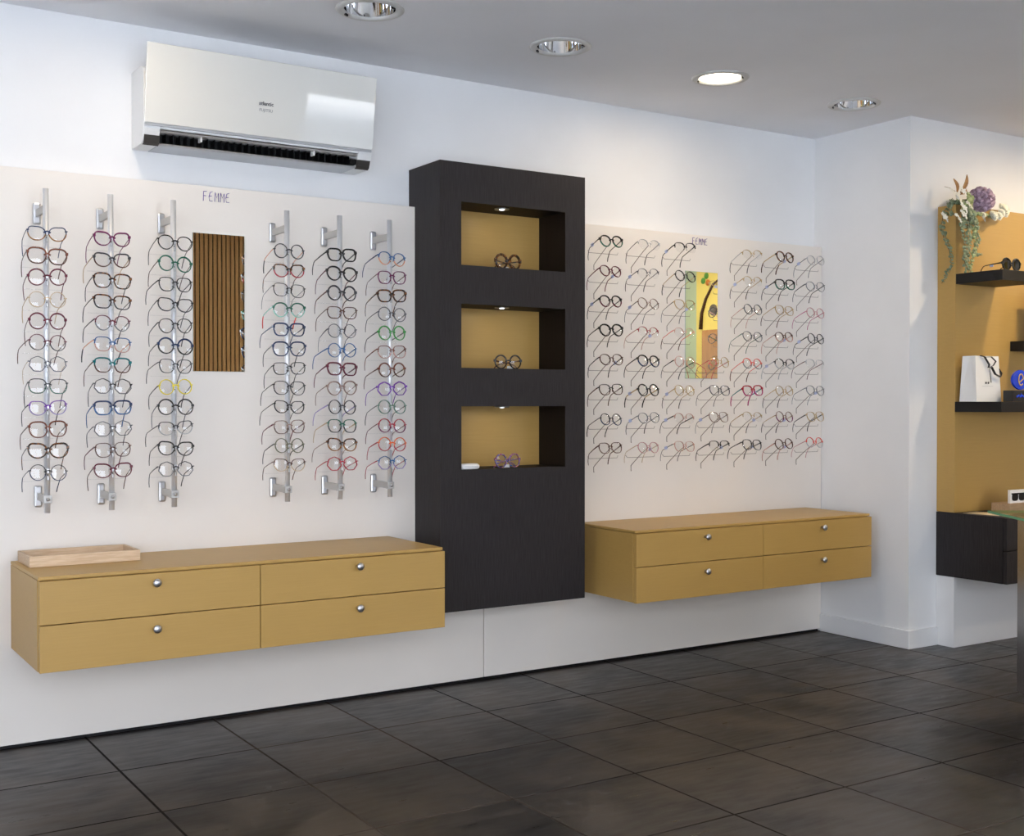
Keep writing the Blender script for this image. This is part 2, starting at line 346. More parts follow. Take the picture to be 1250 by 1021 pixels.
# ------------------------------------------------------------------ floating drawer cabinets
def knob(parent, x, y, z):
    MB().lathe([(0, 0), (.0065, 0), (.0065, .013), (.0095, .015), (.0135, .019), (.014, .022), (.012, .0255), (.006, .028), (0, .0285)], 20, 0,
               Tr((0, 0, 0), rx=pi/2)).build('knob', STEEL, parent, loc=(x, y, z))
def drawer_unit(x0, x1, xm, yf, zb, zt, label, m=GOLD, kz=(.588, .441), kx=(0, 0)):
    t = thing('drawer_cabinet', label, 'cabinet', ((x0+x1)/2, D-.0005, zb)); ox, oy = (x0+x1)/2, D-.0005
    MB().box(x0-ox, x1-.006-ox, yf+.020-oy, -.0, .002, zt-zb-.012).build('carcass', m, t, bevel=.0012)
    MB().box(x0-ox, x1-.006-ox, yf+.006-oy, -.0, zt-zb-.0105, zt-zb).build('top_board', m, t, bevel=.0012)
    zm = zb+(zt-zb)/2-.002
    for (a, c_, kxx) in ((x0+.003, xm-.0015, kx[0]), (xm+.0015, x1, kx[1])):
        for (z0, z1, kzz) in ((zm+.0015, zt-.014, kz[0]), (zb, zm-.0015, kz[1])):
            d = MB().box(-(c_-a)/2, (c_-a)/2, 0, .0185, z0-zb, z1-zb).build('drawer', m, t, bevel=.001, loc=((a+c_)/2-ox, yf-oy, 0))
            knob(d, kxx-(a+c_)/2, 0, kzz-zb)
    return t
drawer_unit(.748, 2.160, 1.4525, 3.856, .337, .631, 'long ochre floating cabinet with four drawers below the eyeglass rails, holding tray', kx=(1.102, 1.811))
drawer_unit(3.078, 4.499, 3.796, 3.890, .334, .635, 'ochre floating cabinet with four drawers right of the dark column, nothing on top', kx=(3.455, 4.1625), kz=(.589, .441))

# pale oak tray
t = thing('wooden_tray', 'rectangular pale oak tray on left end of the ochre cabinet', 'tray', (.943, 4.190, .631))
hx, hy, hh, tw = .176, .098, .036, .009
MB().box(-hx+tw, hx-tw, -hy+tw, hy-tw, 0.0005, .006).build('tray_base', OAK, t)
MB().box(-hx, hx, -hy, -hy+tw, 0.0005, hh).build('tray_side', OAK, t, bevel=.001); MB().box(-hx, hx, hy-tw, hy, 0.0005, hh).build('tray_side', OAK, t, bevel=.001)
MB().box(-hx, -hx+tw, -hy+tw, hy-tw, .0005, hh).build('tray_side', OAK, t, bevel=.001); MB().box(hx-tw, hx, -hy+tw, hy-tw, .0005, hh).build('tray_side', OAK, t, bevel=.001)

# ------------------------------------------------------------------ recessed downlights
pos = ['leftmost', 'second', 'third', 'rightmost']
lab = {1.81: 'unlit chrome recessed ceiling downlight, the nearest and leftmost in view', 2.603: 'unlit chrome recessed ceiling downlight above the dark niche column, second from left',
       3.41: 'lit recessed ceiling downlight glowing warm white', 4.213: 'unlit chrome recessed ceiling downlight nearest the pillar corner',
       .21: 'unlit recessed ceiling downlight at the far left, outside the photograph', 1.01: 'lit recessed ceiling downlight directly above the air conditioner'}
for x in LX:
    t = thing('ceiling_downlight', lab[x], 'ceiling light', (x, LY, H), group='recessed downlights along the back wall')
    MB().lathe([(.088, .002), (.090, -.004), (.096, -.007), (.112, -.006), (.118, -.002), (.118, 0), (.098, .0005), (.096, .004), (.088, .002)], 40, caps=False).build('trim_ring', TRIMW, t, fixn=False)
    pr_ = [(.091, .002), (.090, .02), (.084, .05), (.070, .085), (.048, .112), (.026, .124)]
    MB().lathe([(r, z) for r, z in pr_], 40, caps=False).build('reflector', CHROME, t, fixn=False)
    for a in (2.2, 5.3):
        MB().box(-.003, .003, -.009, .009, -.011, -.004, 0, Tr((.092*cos(a), .092*sin(a), 0), rz=a)).build('clip', BLACK, t)
    if x in (3.41, 1.01):
        MB().lathe([(.0, .012), (.088, .012), (.0885, .016), (0, .016)], 32).build('diffuser', LAMP, t)
        warm_lamp((x, LY, H-.012), 4.5 if x == 3.41 else 2.6, .17, (1, .80, .55), 3.14)
    else:
        MB().lathe([(0, .045), (.012, .047), (.016, .06), (.016, .11), (0, .115)], 16).build('bulb', mat('frosted_bulb', (.35, .36, .38), .2), t)
# spots over the ochre unit, just outside the frame
for x, y, e in ((5.35, 2.9, 14), (6.3, 2.9, 10)):
    t = thing('ceiling_downlight', 'lit ceiling spot over the ochre unit, ' + ('nearer' if x < 6 else 'farther') + ' the pillar', 'ceiling light', (x, y, H), group='spots over the ochre unit')
    MB().lathe([(.05, -.001), (.055, -.008), (.075, -.008), (.08, -.001)], 32).build('trim_ring', TRIMW, t)
    MB().lathe([(0, -.003), (.05, -.003), (.05, -.001), (0, -.001)], 24).build('diffuser', LAMP, t)
    warm_lamp((x, y, H-.02), e, .16, (1, .80, .52), 3.1)

# ------------------------------------------------------------------ air conditioner
AX0, AX1 = 1.167, 2.036; ax = (AX0+AX1)/2; aw = (AX1-AX0)/2
ac = thing('air_conditioner', 'white split air conditioner high on the wall with raised glossy front', 'air conditioner', (ax, DW, 2.063))
def Y(v): return v-DW
prof = [(Y(4.361), 0), (Y(4.361), .272), (Y(4.245), .272), (Y(4.218), .262), (Y(4.206), .235), (Y(4.206), .052), (Y(4.224), .010), (Y(4.236), 0)]
b = MB(); b.prism(prof, -aw, -aw+.058); b.prism(prof, aw-.058, aw)
b.prism([(Y(4.361), .055), (Y(4.361), .272), (Y(4.245), .272), (Y(4.218), .262), (Y(4.206), .235), (Y(4.206), .052), (Y(4.25), .056)], -aw+.057, aw-.057)
b.build('body', ACW, ac, bevel=.003)
MB().prism([(Y(4.361), 0), (Y(4.361), .010), (Y(4.240), .010), (Y(4.228), .004), (Y(4.236), 0)], -aw+.0585, aw-.0585).build('underside', ACS, ac)
b = MB(); b.box(-aw+.059, aw-.059, Y(4.31), Y(4.352), .0105, .0545)
for k in range(30):
    u = -aw+.07+k*(2*aw-.14)/29; b.box(u-.0008, u+.0008, Y(4.262), Y(4.31), .014, .05)
b.build('air_outlet', BLACK, ac)
LG = mat('louvre_grey', (.42, .40, .38), .35)
MB().prism([(Y(4.204), .047), (Y(4.207), .0435), (Y(4.222), .0405), (Y(4.222), .043)], -aw+.060, aw-.060).build('louvre', LG, ac)
for u in (-aw+.205, aw-.235):
    MB().box(u-.003, u+.003, Y(4.212), Y(4.24), .026, .046).build('louvre_bracket', ACW, ac)
MB().prism([(Y(4.214), .030), (Y(4.222), .012), (Y(4.25), .012), (Y(4.25), .030)], aw-.085, aw-.0585).build('louvre_motor', BLACK, ac)
for s_ in (-1, 1):
    u0 = s_*(aw-.031)
    MB().prism([(Y(4.229), .0025), (Y(4.2135), .030), (Y(4.211), .029), (Y(4.2225), .0035), (Y(4.234), -.003), (Y(4.240), -.001)], u0-.027, u0+.027).build('end_cap', mat('dark_end_cap', (.05, .045, .04), .3), ac)
# raised front panel, leaning out at the top
b = MB(); q = [(Y(4.202), .070), (Y(4.1585), .335), (Y(4.1505), .3335), (Y(4.193), .068)]
b.prism(q, -aw-.001, aw-.004); fp = b.build('front_panel', ACG, ac, bevel=.002)
MB().box(-aw+.002, aw-.006, Y(4.203), Y(4.196), .060, .069).build('panel_trim', ACS, ac)
for s_ in (-1, 1): MB().box(s_*(aw-.03)-.006, s_*(aw-.03)+.006, Y(4.205), Y(4.172), .20, .214).build('panel_arm', ACW, ac)
def text(body, size, m, parent, loc, rot, name='lettering', ext=.0004, bold=0):
    c = bpy.data.curves.new(name, 'FONT'); c.body = body; c.size = size; c.extrude = ext; c.align_x = 'CENTER'; c.offset = bold
    o = bpy.data.objects.new('tmp_text', c); COL.objects.link(o)
    dg = bpy.context.evaluated_depsgraph_get(); me = bpy.data.meshes.new_from_object(o.evaluated_get(dg))
    bpy.data.objects.remove(o); me.materials.clear(); me.materials.append(m)
    o = bpy.data.objects.new(name, me); COL.objects.link(o); o.parent = parent; o.location = loc; o.rotation_euler = rot
    return o
tilt = math.atan2(.0425, .2655)
def onpanel(z): return Y(4.193)-(z-.068)*.160-.0008
text('atlantic', .019, DARKINK, ac, (-.002, onpanel(.177), .177), (pi/2+tilt, 0, 0), 'lettering', .0003, .0004)
text('FUJITSU', .015, mat('grey_print', (.25, .25, .26), .5), ac, (-.002, onpanel(.155), .155), (pi/2+tilt, 0, 0))

# ------------------------------------------------------------------ eyeglasses
CLR = dict(black=(.012, .012, .013), charcoal=(.04, .04, .045), navy=(.015, .035, .10), blue=(.03, .12, .30), burgundy=(.13, .012, .03), plum=(.16, .01, .08), red=(.42, .02, .04),
    brown=(.10, .035, .018), rust=(.17, .045, .02), tortoise=(.10, .035, .01), amber=(.32, .13, .025), beige=(.62, .45, .27), champagne=(.66, .50, .32), green=(.01, .12, .07), lime=(.05, .30, .06), teal=(.0, .16, .17),
    mint=(.30, .62, .50), lilac=(.32, .25, .50), violet=(.16, .03, .34), yellow=(.85, .70, .02), grey=(.20, .21, .22), silver=(.50, .50, .50), gold=(.50, .34, .14), rose=(.60, .33, .26), peach=(.80, .36, .20),
    taupe=(.28, .18, .14), orange=(.70, .12, .02), olive=(.14, .14, .08), coral=(.80, .10, .08), magenta=(.45, .02, .16), skyblue=(.25, .48, .75), gunmetal=(.09, .09, .10), pink=(.62, .30, .30), sage=(.12, .22, .16))
METAL = {'silver', 'gold', 'gunmetal', 'rose'}
def gm(c):
    n = 'frame_'+c
    if n in M: return M[n]
    if c == 'tortoise': return noise_mat(n, (.012, .005, .003), (.26, .09, .02), 110, rough=.15, lo=.46, hi=.62)
    if c == 'multi':
        m = noise_mat(n, (.02, .03, .25), (.75, .25, .02), 160, rough=.2, lo=.3, hi=.7); e = m.node_tree.nodes['Color Ramp'].color_ramp
        e.interpolation = 'CONSTANT'
        for p_, k in ((.42, (.60, .05, .05)), (.46, (.02, .06, .30)), (.51, (.90, .45, .03)), (.55, (.02, .10, .35))):
            x = e.elements.new(p_); x.color = (*k, 1)
        return m
    return mat(n, CLR[c], .22 if c not in METAL else .28, .75 if c in METAL else 0)
def outline(shape, n=30):
    """lens outline in mm around its centre; +x is the outer side"""
    pts = []
    w, h, ex = {'round': (24.5, 24.5, 2.0), 'panto': (25.5, 23.5, 2.3), 'rect': (27, 20.5, 4.0), 'square': (26.5, 22.5, 3.4), 'cat': (27, 21, 2.5), 'hex': (27, 24, 2.3), 'wide': (28, 23.5, 3.2)}[shape]
    for k in range(n):
        t = 2*pi*k/n; c, s_ = cos(t), sin(t)
        if shape == 'hex':
            a = pi/3.5; r0 = cos(a/2)/cos(((t+.2) % a)-a/2); x, z = w*c*r0*1.03, h*s_*r0*1.05
        else:
            x = w*math.copysign(abs(c)**(2/ex), c); z = h*math.copysign(abs(s_)**(2/ex), s_)
        if z < 0: x *= 1-.26*(-z/h)**1.2 if shape in ('panto', 'rect', 'square', 'wide', 'cat') else 1
        if shape == 'cat' and z > -4: z += 7.5*max(0, x/w)**2*(z+5)/h
        if shape in ('cat', 'rect', 'square', 'wide') and x < 0 and z > 0: z -= 1.8*(x/w)**2
        pts.append((x/1000, z/1000))
    return pts
def glasses(label, group, loc, rot, shape='round', front='black', lower=None, temple=None, thick=2.0, rim='full', lens=None, fold=None, tlen=.098, tip=None, tagc=None, width=1.0, name='eyeglasses', th_t=None, tx=0.0, down=.82):
    temple = temple or front; tip = tip or temple
    t = thing(name, label, 'eyeglasses' if name == 'eyeglasses' else 'sunglasses', loc, rot, group)
    th = thick*(1.3 if thick >= 1.5 else 1.1)/1000; ol = outline(shape); n = len(ol); cxl = .0335*width; dp = .0016+th*.55
    mats = [gm(front), gm(lower or front)]; fb = MB()
    wmax = max(p[0] for p in ol); ztop = max(ol, key=lambda p: p[0]*.8+p[1])
    for s_ in (-1, 1):
        pth = []
        for x, z in ol:
            X = s_*(cxl+x*width); pth.append((X, .10*abs(X)**2*6, z))
        def ring(idx):
            vs = []; fs = []; K = len(idx)
            for i in idx:
                X, Yv, Z = pth[i]; k0 = pth[i-1]; k1 = pth[(i+1) % n]
                d = Vector((k1[0]-k0[0], 0, k1[2]-k0[2])).normalized(); nr = Vector((d.z, 0, -d.x))
                if nr.dot(Vector((X-s_*cxl, 0, Z))) < 0: nr = -nr
                tt = th*(1.0 + (.45 if Z > 0 and thick > 2.2 else 0)*max(0, Z/.02))
                c = Vector((X, Yv, Z))
                for a, b_ in ((0, -dp), (tt*.7, -dp), (tt, -dp*.4), (tt, dp*.6), (tt*.6, dp), (0, dp)): vs.append(c+nr*a+Vector((0, b_, 0)))
            return vs, K
        if rim != 'none':
            idx = list(range(n)) if rim == 'full' else [i for i in range(n) if ol[i][1] > -.004]
            if rim != 'full': # order the upper arc continuously
                st = next(i for i in range(n) if ol[i-1][1] <= -.004 < ol[i][1]); idx = [(st+k) % n for k in range(len(idx))]
            vs, K = ring(idx); f0 = []; m0 = []
            closed = rim == 'full'
            for i in range(K if closed else K-1):
                j = (i+1) % K
                for k in range(6):
                    fb.add([], []) if False else None
                    f0.append((i*6+k, i*6+(k+1) % 6, j*6+(k+1) % 6, j*6+k)); m0.append(0 if ol[idx[i]][1] > -.001 else 1)
            base = len(fb.v); fb.v += [tuple(v) for v in vs]
            for f_, m_ in zip(f0, m0): fb.f.append(tuple(base+i for i in f_)); fb.m.append(m_); fb.sm.append(True)
        # end piece
        ex = s_*(cxl+wmax*width+th*.5); ez = ztop[1]*.62 if shape != 'round' else .006; eh = max(th*1.3, .0016) if thick > 2.2 else .0014
        y0 = .6*ex*ex
        fb.box(min(ex-s_*.004, ex+s_*.004), max(ex-s_*.004, ex+s_*.004), y0-dp, y0+.006, ez-eh, ez+eh)
        # nose pads
        if thick < 2.2:
            fb.sweep([(s_*.0095, .001, .002), (s_*.0080, .006, -.002), (s_*.0085, .007, -.006), (s_*.0095, .006, -.009)], [(.0005, .0005), (.0006, .0005), (.0022, .0012), (.0014, .0010)], 5)
    bw = cxl-wmax*width*.93
    br = max(th*.75, .0009)
    bz = .006 if shape != 'round' else .004
    fb.sweep([(-bw-.003, 0, bz-.002), (-bw*.55, 0, bz+.0015), (0, -.0006, bz+.003), (bw*.55, 0, bz+.0015), (bw+.003, 0, bz-.002)], (br, br*1.15), 7)
    fb.build('frame_front', mats, t, fixn=True)
    LM = lens or LENS
    for s_ in (-1, 1):
        lb = MB(); vs = []; R = .19
        for side, off in ((0, 0), (1, .0014)):
            for q in (0, .45, .93, 1):
                if q == 0: vs.append((s_*cxl, -.0026+off, 0)); continue
                for x, z in ol:
                    r2 = (x*q)**2+(z*q)**2; vs.append((s_*(cxl+x*q*width*.99), -.0026+off+r2/(2*R) + .6*(s_*(cxl+x*q))**2*(1 if q == 1 else 1) - .6*cxl**2 + .6*cxl**2*1.0, z*q*.99))
        N1 = 1+3*n; fs = []
        for side in (0, 1):
            o_ = side*N1
            for k in range(n):
                k2 = (k+1) % n; fs.append((o_, o_+1+k, o_+1+k2))
                for r_ in (0, 1): a = o_+1+r_*n; fs.append((a+k, a+n+k, a+n+k2, a+k2))
        for k in range(n):
            k2 = (k+1) % n; fs.append((1+2*n+k, 1+2*n+k2, N1+1+2*n+k2, N1+1+2*n+k))
        # centre vertex sits on the same paraboloid
        vs[0] = (vs[0][0], vs[0][1]+.6*cxl**2, 0); vs[N1] = (vs[N1][0], vs[N1][1]+.6*cxl**2, 0)
        lb.add(vs, fs, 0, True); lb.build('lens', LM, t)
        # temple
        ex = s_*(cxl+wmax*width+th*.5+.002); ez = ztop[1]*.62 if shape != 'round' else .006
        ht = (th_t or (1.0 if thick < 1.6 else 1.6 if thick < 2.6 else 2.6))/1000; wt = .0008 if thick < 1.6 else .0013
        y0 = .6*ex*ex+.003; o2 = s_*tx
        path = [(ex, y0, ez), (ex+s_*.001, y0+.012, ez), (ex+s_*.002+o2*.3, y0+tlen*.45, ez-.001), (ex+s_*.001+o2*.7, y0+tlen*.9, ez-.003), (ex+o2, y0+tlen, ez-.006),
                (ex-s_*.001+o2, y0+tlen+.010, ez-.006-.012*down), (ex-s_*.003+o2, y0+tlen+.020, ez-.006-.028*down), (ex-s_*.005+o2, y0+tlen+.025, ez-.006-.046*down)]
        if not fold: path = [(p[0], p[1], p[2]-.17*(p[1]-y0)) for p in path] if name == 'eyeglasses' and loc[0] < 2.5 else [(p[0], p[1], p[2]-.09*(p[1]-y0)) for p in path] if name == 'eyeglasses' else path
        if fold:
            path = [(ex, y0, ez), (ex-s_*.003, y0+.006+fold*(s_ > 0), ez), (ex-s_*.03, y0+.010+fold*(s_ > 0), ez-.004), (ex-s_*.075, y0+.013+fold*(s_ > 0), ez-.011), (ex-s_*.095, y0+.014+fold*(s_ > 0), ez-.016),
                    (ex-s_*.105, y0+.014+fold*(s_ > 0), ez-.022), (ex-s_*.113, y0+.014+fold*(s_ > 0), ez-.030), (ex-s_*.118, y0+.014+fold*(s_ > 0), ez-.037)]
        rad = [(wt, ht*1.25), (wt, ht*1.2), (wt, ht), (wt*.95, ht*.85), (wt, ht*.85), (wt*1.1, ht*.95), (wt*1.1, ht*1.05), (wt*1.0, ht*.95)]
        tb = MB(); tb.sweep(path, rad, 8)
        tb.m = [0]*len(tb.f)
        te = tb.build('temple', gm(temple), t)
        if tip != temple:
            tq = MB(); tq.sweep(path[4:], [(a*1.25+.0002, b_*1.25+.0002) for a, b_ in rad[4:]], 8); tq.build('temple_tip', gm(tip), te)
        if tagc and s_ == tagc:
            MB().box(ex-.0012, ex+.0012, y0+.045, y0+.063, ez-.012, ez+.001).build('price_tag', mat('pale_blue_tag', (.45, .50, .72), .5), te)
    return t

ORD = ['topmost', 'second from top', 'third from top', 'fourth from top', 'fifth from top', 'sixth from top', 'seventh from top', 'eighth from top', 'ninth from top', 'tenth from top', 'eleventh from top', 'bottom']
RAIL = ['first rail from left', 'second rail from left', 'third rail from left', 'fourth rail from left', 'fifth rail from left', 'rightmost rail']
# (description, shape, front, lower, temple, thickness)
R_ = [[('navy and amber cat-eye', 'cat', 'navy', 'amber', 'navy', 2.2), ('brown tortoise wide square', 'wide', 'rust', 'brown', 'brown', 2.6), ('burgundy round', 'round', 'burgundy', None, 'burgundy', 2.4),
  ('pale champagne round', 'round', 'champagne', None, 'beige', 1.6), ('deep red round', 'round', 'burgundy', None, 'brown', 2.4), ('dark burgundy round', 'round', 'burgundy', 'charcoal', 'brown', 1.8),
  ('slim slate octagonal', 'hex', 'gunmetal', 'navy', 'beige', 1.5), ('dark green rounded rectangular', 'square', 'charcoal', 'green', 'black', 1.9), ('lilac cat-eye', 'cat', 'violet', 'lilac', 'charcoal', 2.0),
  ('rust red square', 'wide', 'rust', None, 'brown', 2.4), ('thick dark tortoise cat-eye', 'cat', 'tortoise', None, 'tortoise', 3.0), ('midnight round', 'round', 'charcoal', 'navy', 'navy', 1.7)],
 [('plum cat-eye', 'cat', 'plum', None, 'plum', 2.4), ('dark brown cat-eye', 'cat', 'charcoal', 'brown', 'beige', 2.3), ('light tortoise square', 'square', 'tortoise', None, 'charcoal', 2.5), ('dark tortoise square', 'rect', 'tortoise', 'charcoal', 'charcoal', 2.4),
  ('burgundy over grey panto', 'panto', 'burgundy', 'grey', 'black', 2.0), ('blue and pink square', 'square', 'blue', 'rose', 'peach', 2.0), ('teal topped square', 'square', 'teal', 'brown', 'brown', 2.3), ('black hexagonal', 'hex', 'black', 'gunmetal', 'charcoal', 1.8),
  ('blue flecked rectangular', 'rect', 'navy', 'blue', 'blue', 2.8), ('slim dark hexagonal', 'hex', 'gunmetal', None, 'gunmetal', 1.7), ('slim brown red square', 'square', 'brown', None, 'burgundy', 1.7), ('sky blue and burgundy cat-eye', 'cat', 'burgundy', None, 'brown', 2.4)],
 [('black panto', 'panto', 'black', None, 'black', 2.2), ('green round', 'round', 'green', None, 'brown', 2.4), ('black soft rectangular', 'square', 'black', None, 'charcoal', 2.0), ('black and smoke cat-eye', 'cat', 'black', 'charcoal', 'charcoal', 2.2), ('black panto slim', 'panto', 'black', None, 'charcoal', 1.9),
  ('thick navy round', 'round', 'navy', 'black', 'black', 2.8), ('charcoal square', 'square', 'charcoal', None, 'charcoal', 1.7), ('bright yellow round', 'round', 'yellow', None, 'black', 2.0), ('bold black round', 'round', 'black', None, 'gunmetal', 2.4),
  ('grey over clear cat-eye', 'cat', 'charcoal', 'silver', 'charcoal', 1.9), ('glossy black cat-eye', 'cat', 'black', None, 'black', 2.3), ('slate hexagonal', 'hex', 'charcoal', 'grey', 'charcoal', 1.8)],
 [('black round with orange arms', 'round', 'charcoal', None, 'peach', 2.2), ('red and black tortoise cat-eye', 'cat', 'tortoise', 'red', 'tortoise', 2.3), ('slim black square', 'square', 'black', None, 'gunmetal', 1.5), ('green and mint panto', 'panto', 'green', 'mint', 'mint', 2.3), ('navy rectangular', 'rect', 'navy', None, 'navy', 2.8),
  ('large navy square', 'wide', 'navy', None, 'charcoal', 2.6), ('slim black rectangular', 'rect', 'black', None, 'charcoal', 1.8), ('large slim black square', 'wide', 'black', None, 'black', 1.7), ('black cat-eye with blue corner', 'cat', 'black', None, 'black', 1.9),
  ('grey brown square', 'square', 'taupe', 'brown', 'burgundy', 1.8), ('olive round', 'round', 'olive', None, 'charcoal', 2.0), ('brown and champagne cat-eye', 'cat', 'brown', 'champagne', 'brown', 1.8)],
 [('thick black square', 'rect', 'black', None, 'black', 3.0), ('thick black panto with burgundy arms', 'panto', 'black', None, 'burgundy', 3.0), ('thick dark brown round', 'round', 'charcoal', None, 'brown', 2.8), ('dark brown rectangular', 'rect', 'brown', None, 'brown', 2.1), ('slim steel blue round', 'round', 'gunmetal', None, 'gunmetal', 1.5),
  ('blue round', 'round', 'blue', None, 'blue', 1.9), ('dark red rectangular', 'rect', 'burgundy', None, 'burgundy', 3.0), ('dusty taupe panto', 'panto', 'taupe', None, 'taupe', 2.4), ('dark round with lilac arms', 'round', 'charcoal', None, 'lilac', 2.2),
  ('dark green square', 'square', 'green', 'charcoal', 'beige', 2.2), ('amber tortoise cat-eye', 'cat', 'tortoise', 'amber', 'taupe', 2.4), ('bright red octagonal', 'hex', 'red', None, 'red', 2.2)],
 [('blue topped peach round', 'panto', 'blue', 'peach', 'navy', 1.9), ('purple brown square', 'square', 'plum', None, 'brown', 2.2), ('thick brown tortoise square', 'rect', 'tortoise', None, 'tortoise', 3.0), ('slate grey round', 'round', 'gunmetal', None, 'charcoal', 1.8), ('bright green round', 'round', 'lime', None, 'black', 2.3),
  ('rose brown square', 'square', 'rust', 'rose', 'rust', 1.8), ('orange brown round', 'round', 'rust', 'brown', 'brown', 2.4), ('violet hexagonal', 'hex', 'violet', None, 'violet', 2.3), ('sage green round', 'round', 'sage', None, 'black', 2.2), ('red and purple round', 'round', 'red', 'plum', 'burgundy', 2.2),
  ('orange and red round', 'round', 'orange', 'red', 'red', 2.2), ('lilac blue hexagonal', 'hex', 'blue', 'lilac', 'red', 2.0)]]
RX = [.835, 1.042, 1.254, 1.670, 1.879, 2.0865]; RY = D-.150
RP = ['leftmost rail', 'second rail from left', 'rail just left of mirror', 'rail just right of mirror', 'fifth rail from left', 'rightmost rail']
for i, x in enumerate(RX):
    t = thing('eyewear_display_rail', 'upright aluminium eyeglass rail holding twelve pairs, ' + RP[i], 'display rail', (x, RY, .800), group='silver eyeglass rails')
    MB().lathe([(0, 0), (.0095, 0), (.0095, 1.063), (0, 1.063)], 20).build('rod', ALU, t)
    for z, dz in ((1.8, 1), (.845, -1)):
        br = MB(); br.box(-.0045, .0045, .006, .145, z-.8-.0125, z-.8+.0125)
        br.box(-.013, .013, -.012, .012, z-.8-.013, z-.8+.013) if dz < 0 else None
        bo = br.build('bracket', GREYPL, t, bevel=.001)
        MB().box(-.013, .013, .138, .1502, z-.8-.037, z-.8+.037).build('wall_plate', STEEL, bo, bevel=.006)
        MB().lathe([(0, 0), (.006, 0), (.006, .006), (0, .007)], 14, 0, Tr((0, -.012 if dz < 0 else -.009, z-.8), rx=pi/2)).build('screw', STEEL, bo) if dz < 0 else None
    for k in range(12):
        z = 1.7125-.0707*k
        cl = MB(); cl.box(-.004, .004, -.0185, -.0085, z-.8-.004, z-.8+.012); cl.box(-.0022, .0022, -.0195, -.008, z-.8-.026, z-.8-.012)
        cl.build('clip', [STEEL, BLACK] if False else STEEL, t, bevel=.001)
        MB().box(-.0017, .0017, -.0105, -.009, z-.8-.022, z-.8-.008).build('slot', BLACK, t)
        MB().box(-.062, .062, .052, .066, z-.8-.0345, z-.8-.0325).build('temple_rest', ACRYL, t)
        MB().box(-.003, .003, .008, .053, z-.8-.036, z-.8-.0325).build('rest_stem', ACRYL, t) if False else None
        d, sh, fr, lo, te, tk = R_[i][k]
        rnd = random.Random(i*31+k)
        dz = rnd.uniform(-.0015, .0015)
        glasses(d + ' eyeglasses, ' + ORD[k] + ' on the ' + RP[i], 'eyeglasses on rail ' + ['one', 'two', 'three', 'four', 'five', 'six'][i],
            (x, RY-.022, z+dz-.001), (radians(-6+rnd.uniform(-3, 3)), radians(rnd.uniform(-2.5, 2.5)), radians(rnd.uniform(-4, 6))), sh, fr, lo, te, tk,
            width=rnd.uniform(.93, .99), tx=rnd.uniform(-.004, .004), th_t=rnd.choice([None, None, 2.2]), tip={'mint': 'coral', 'peach': 'charcoal'}.get(te))

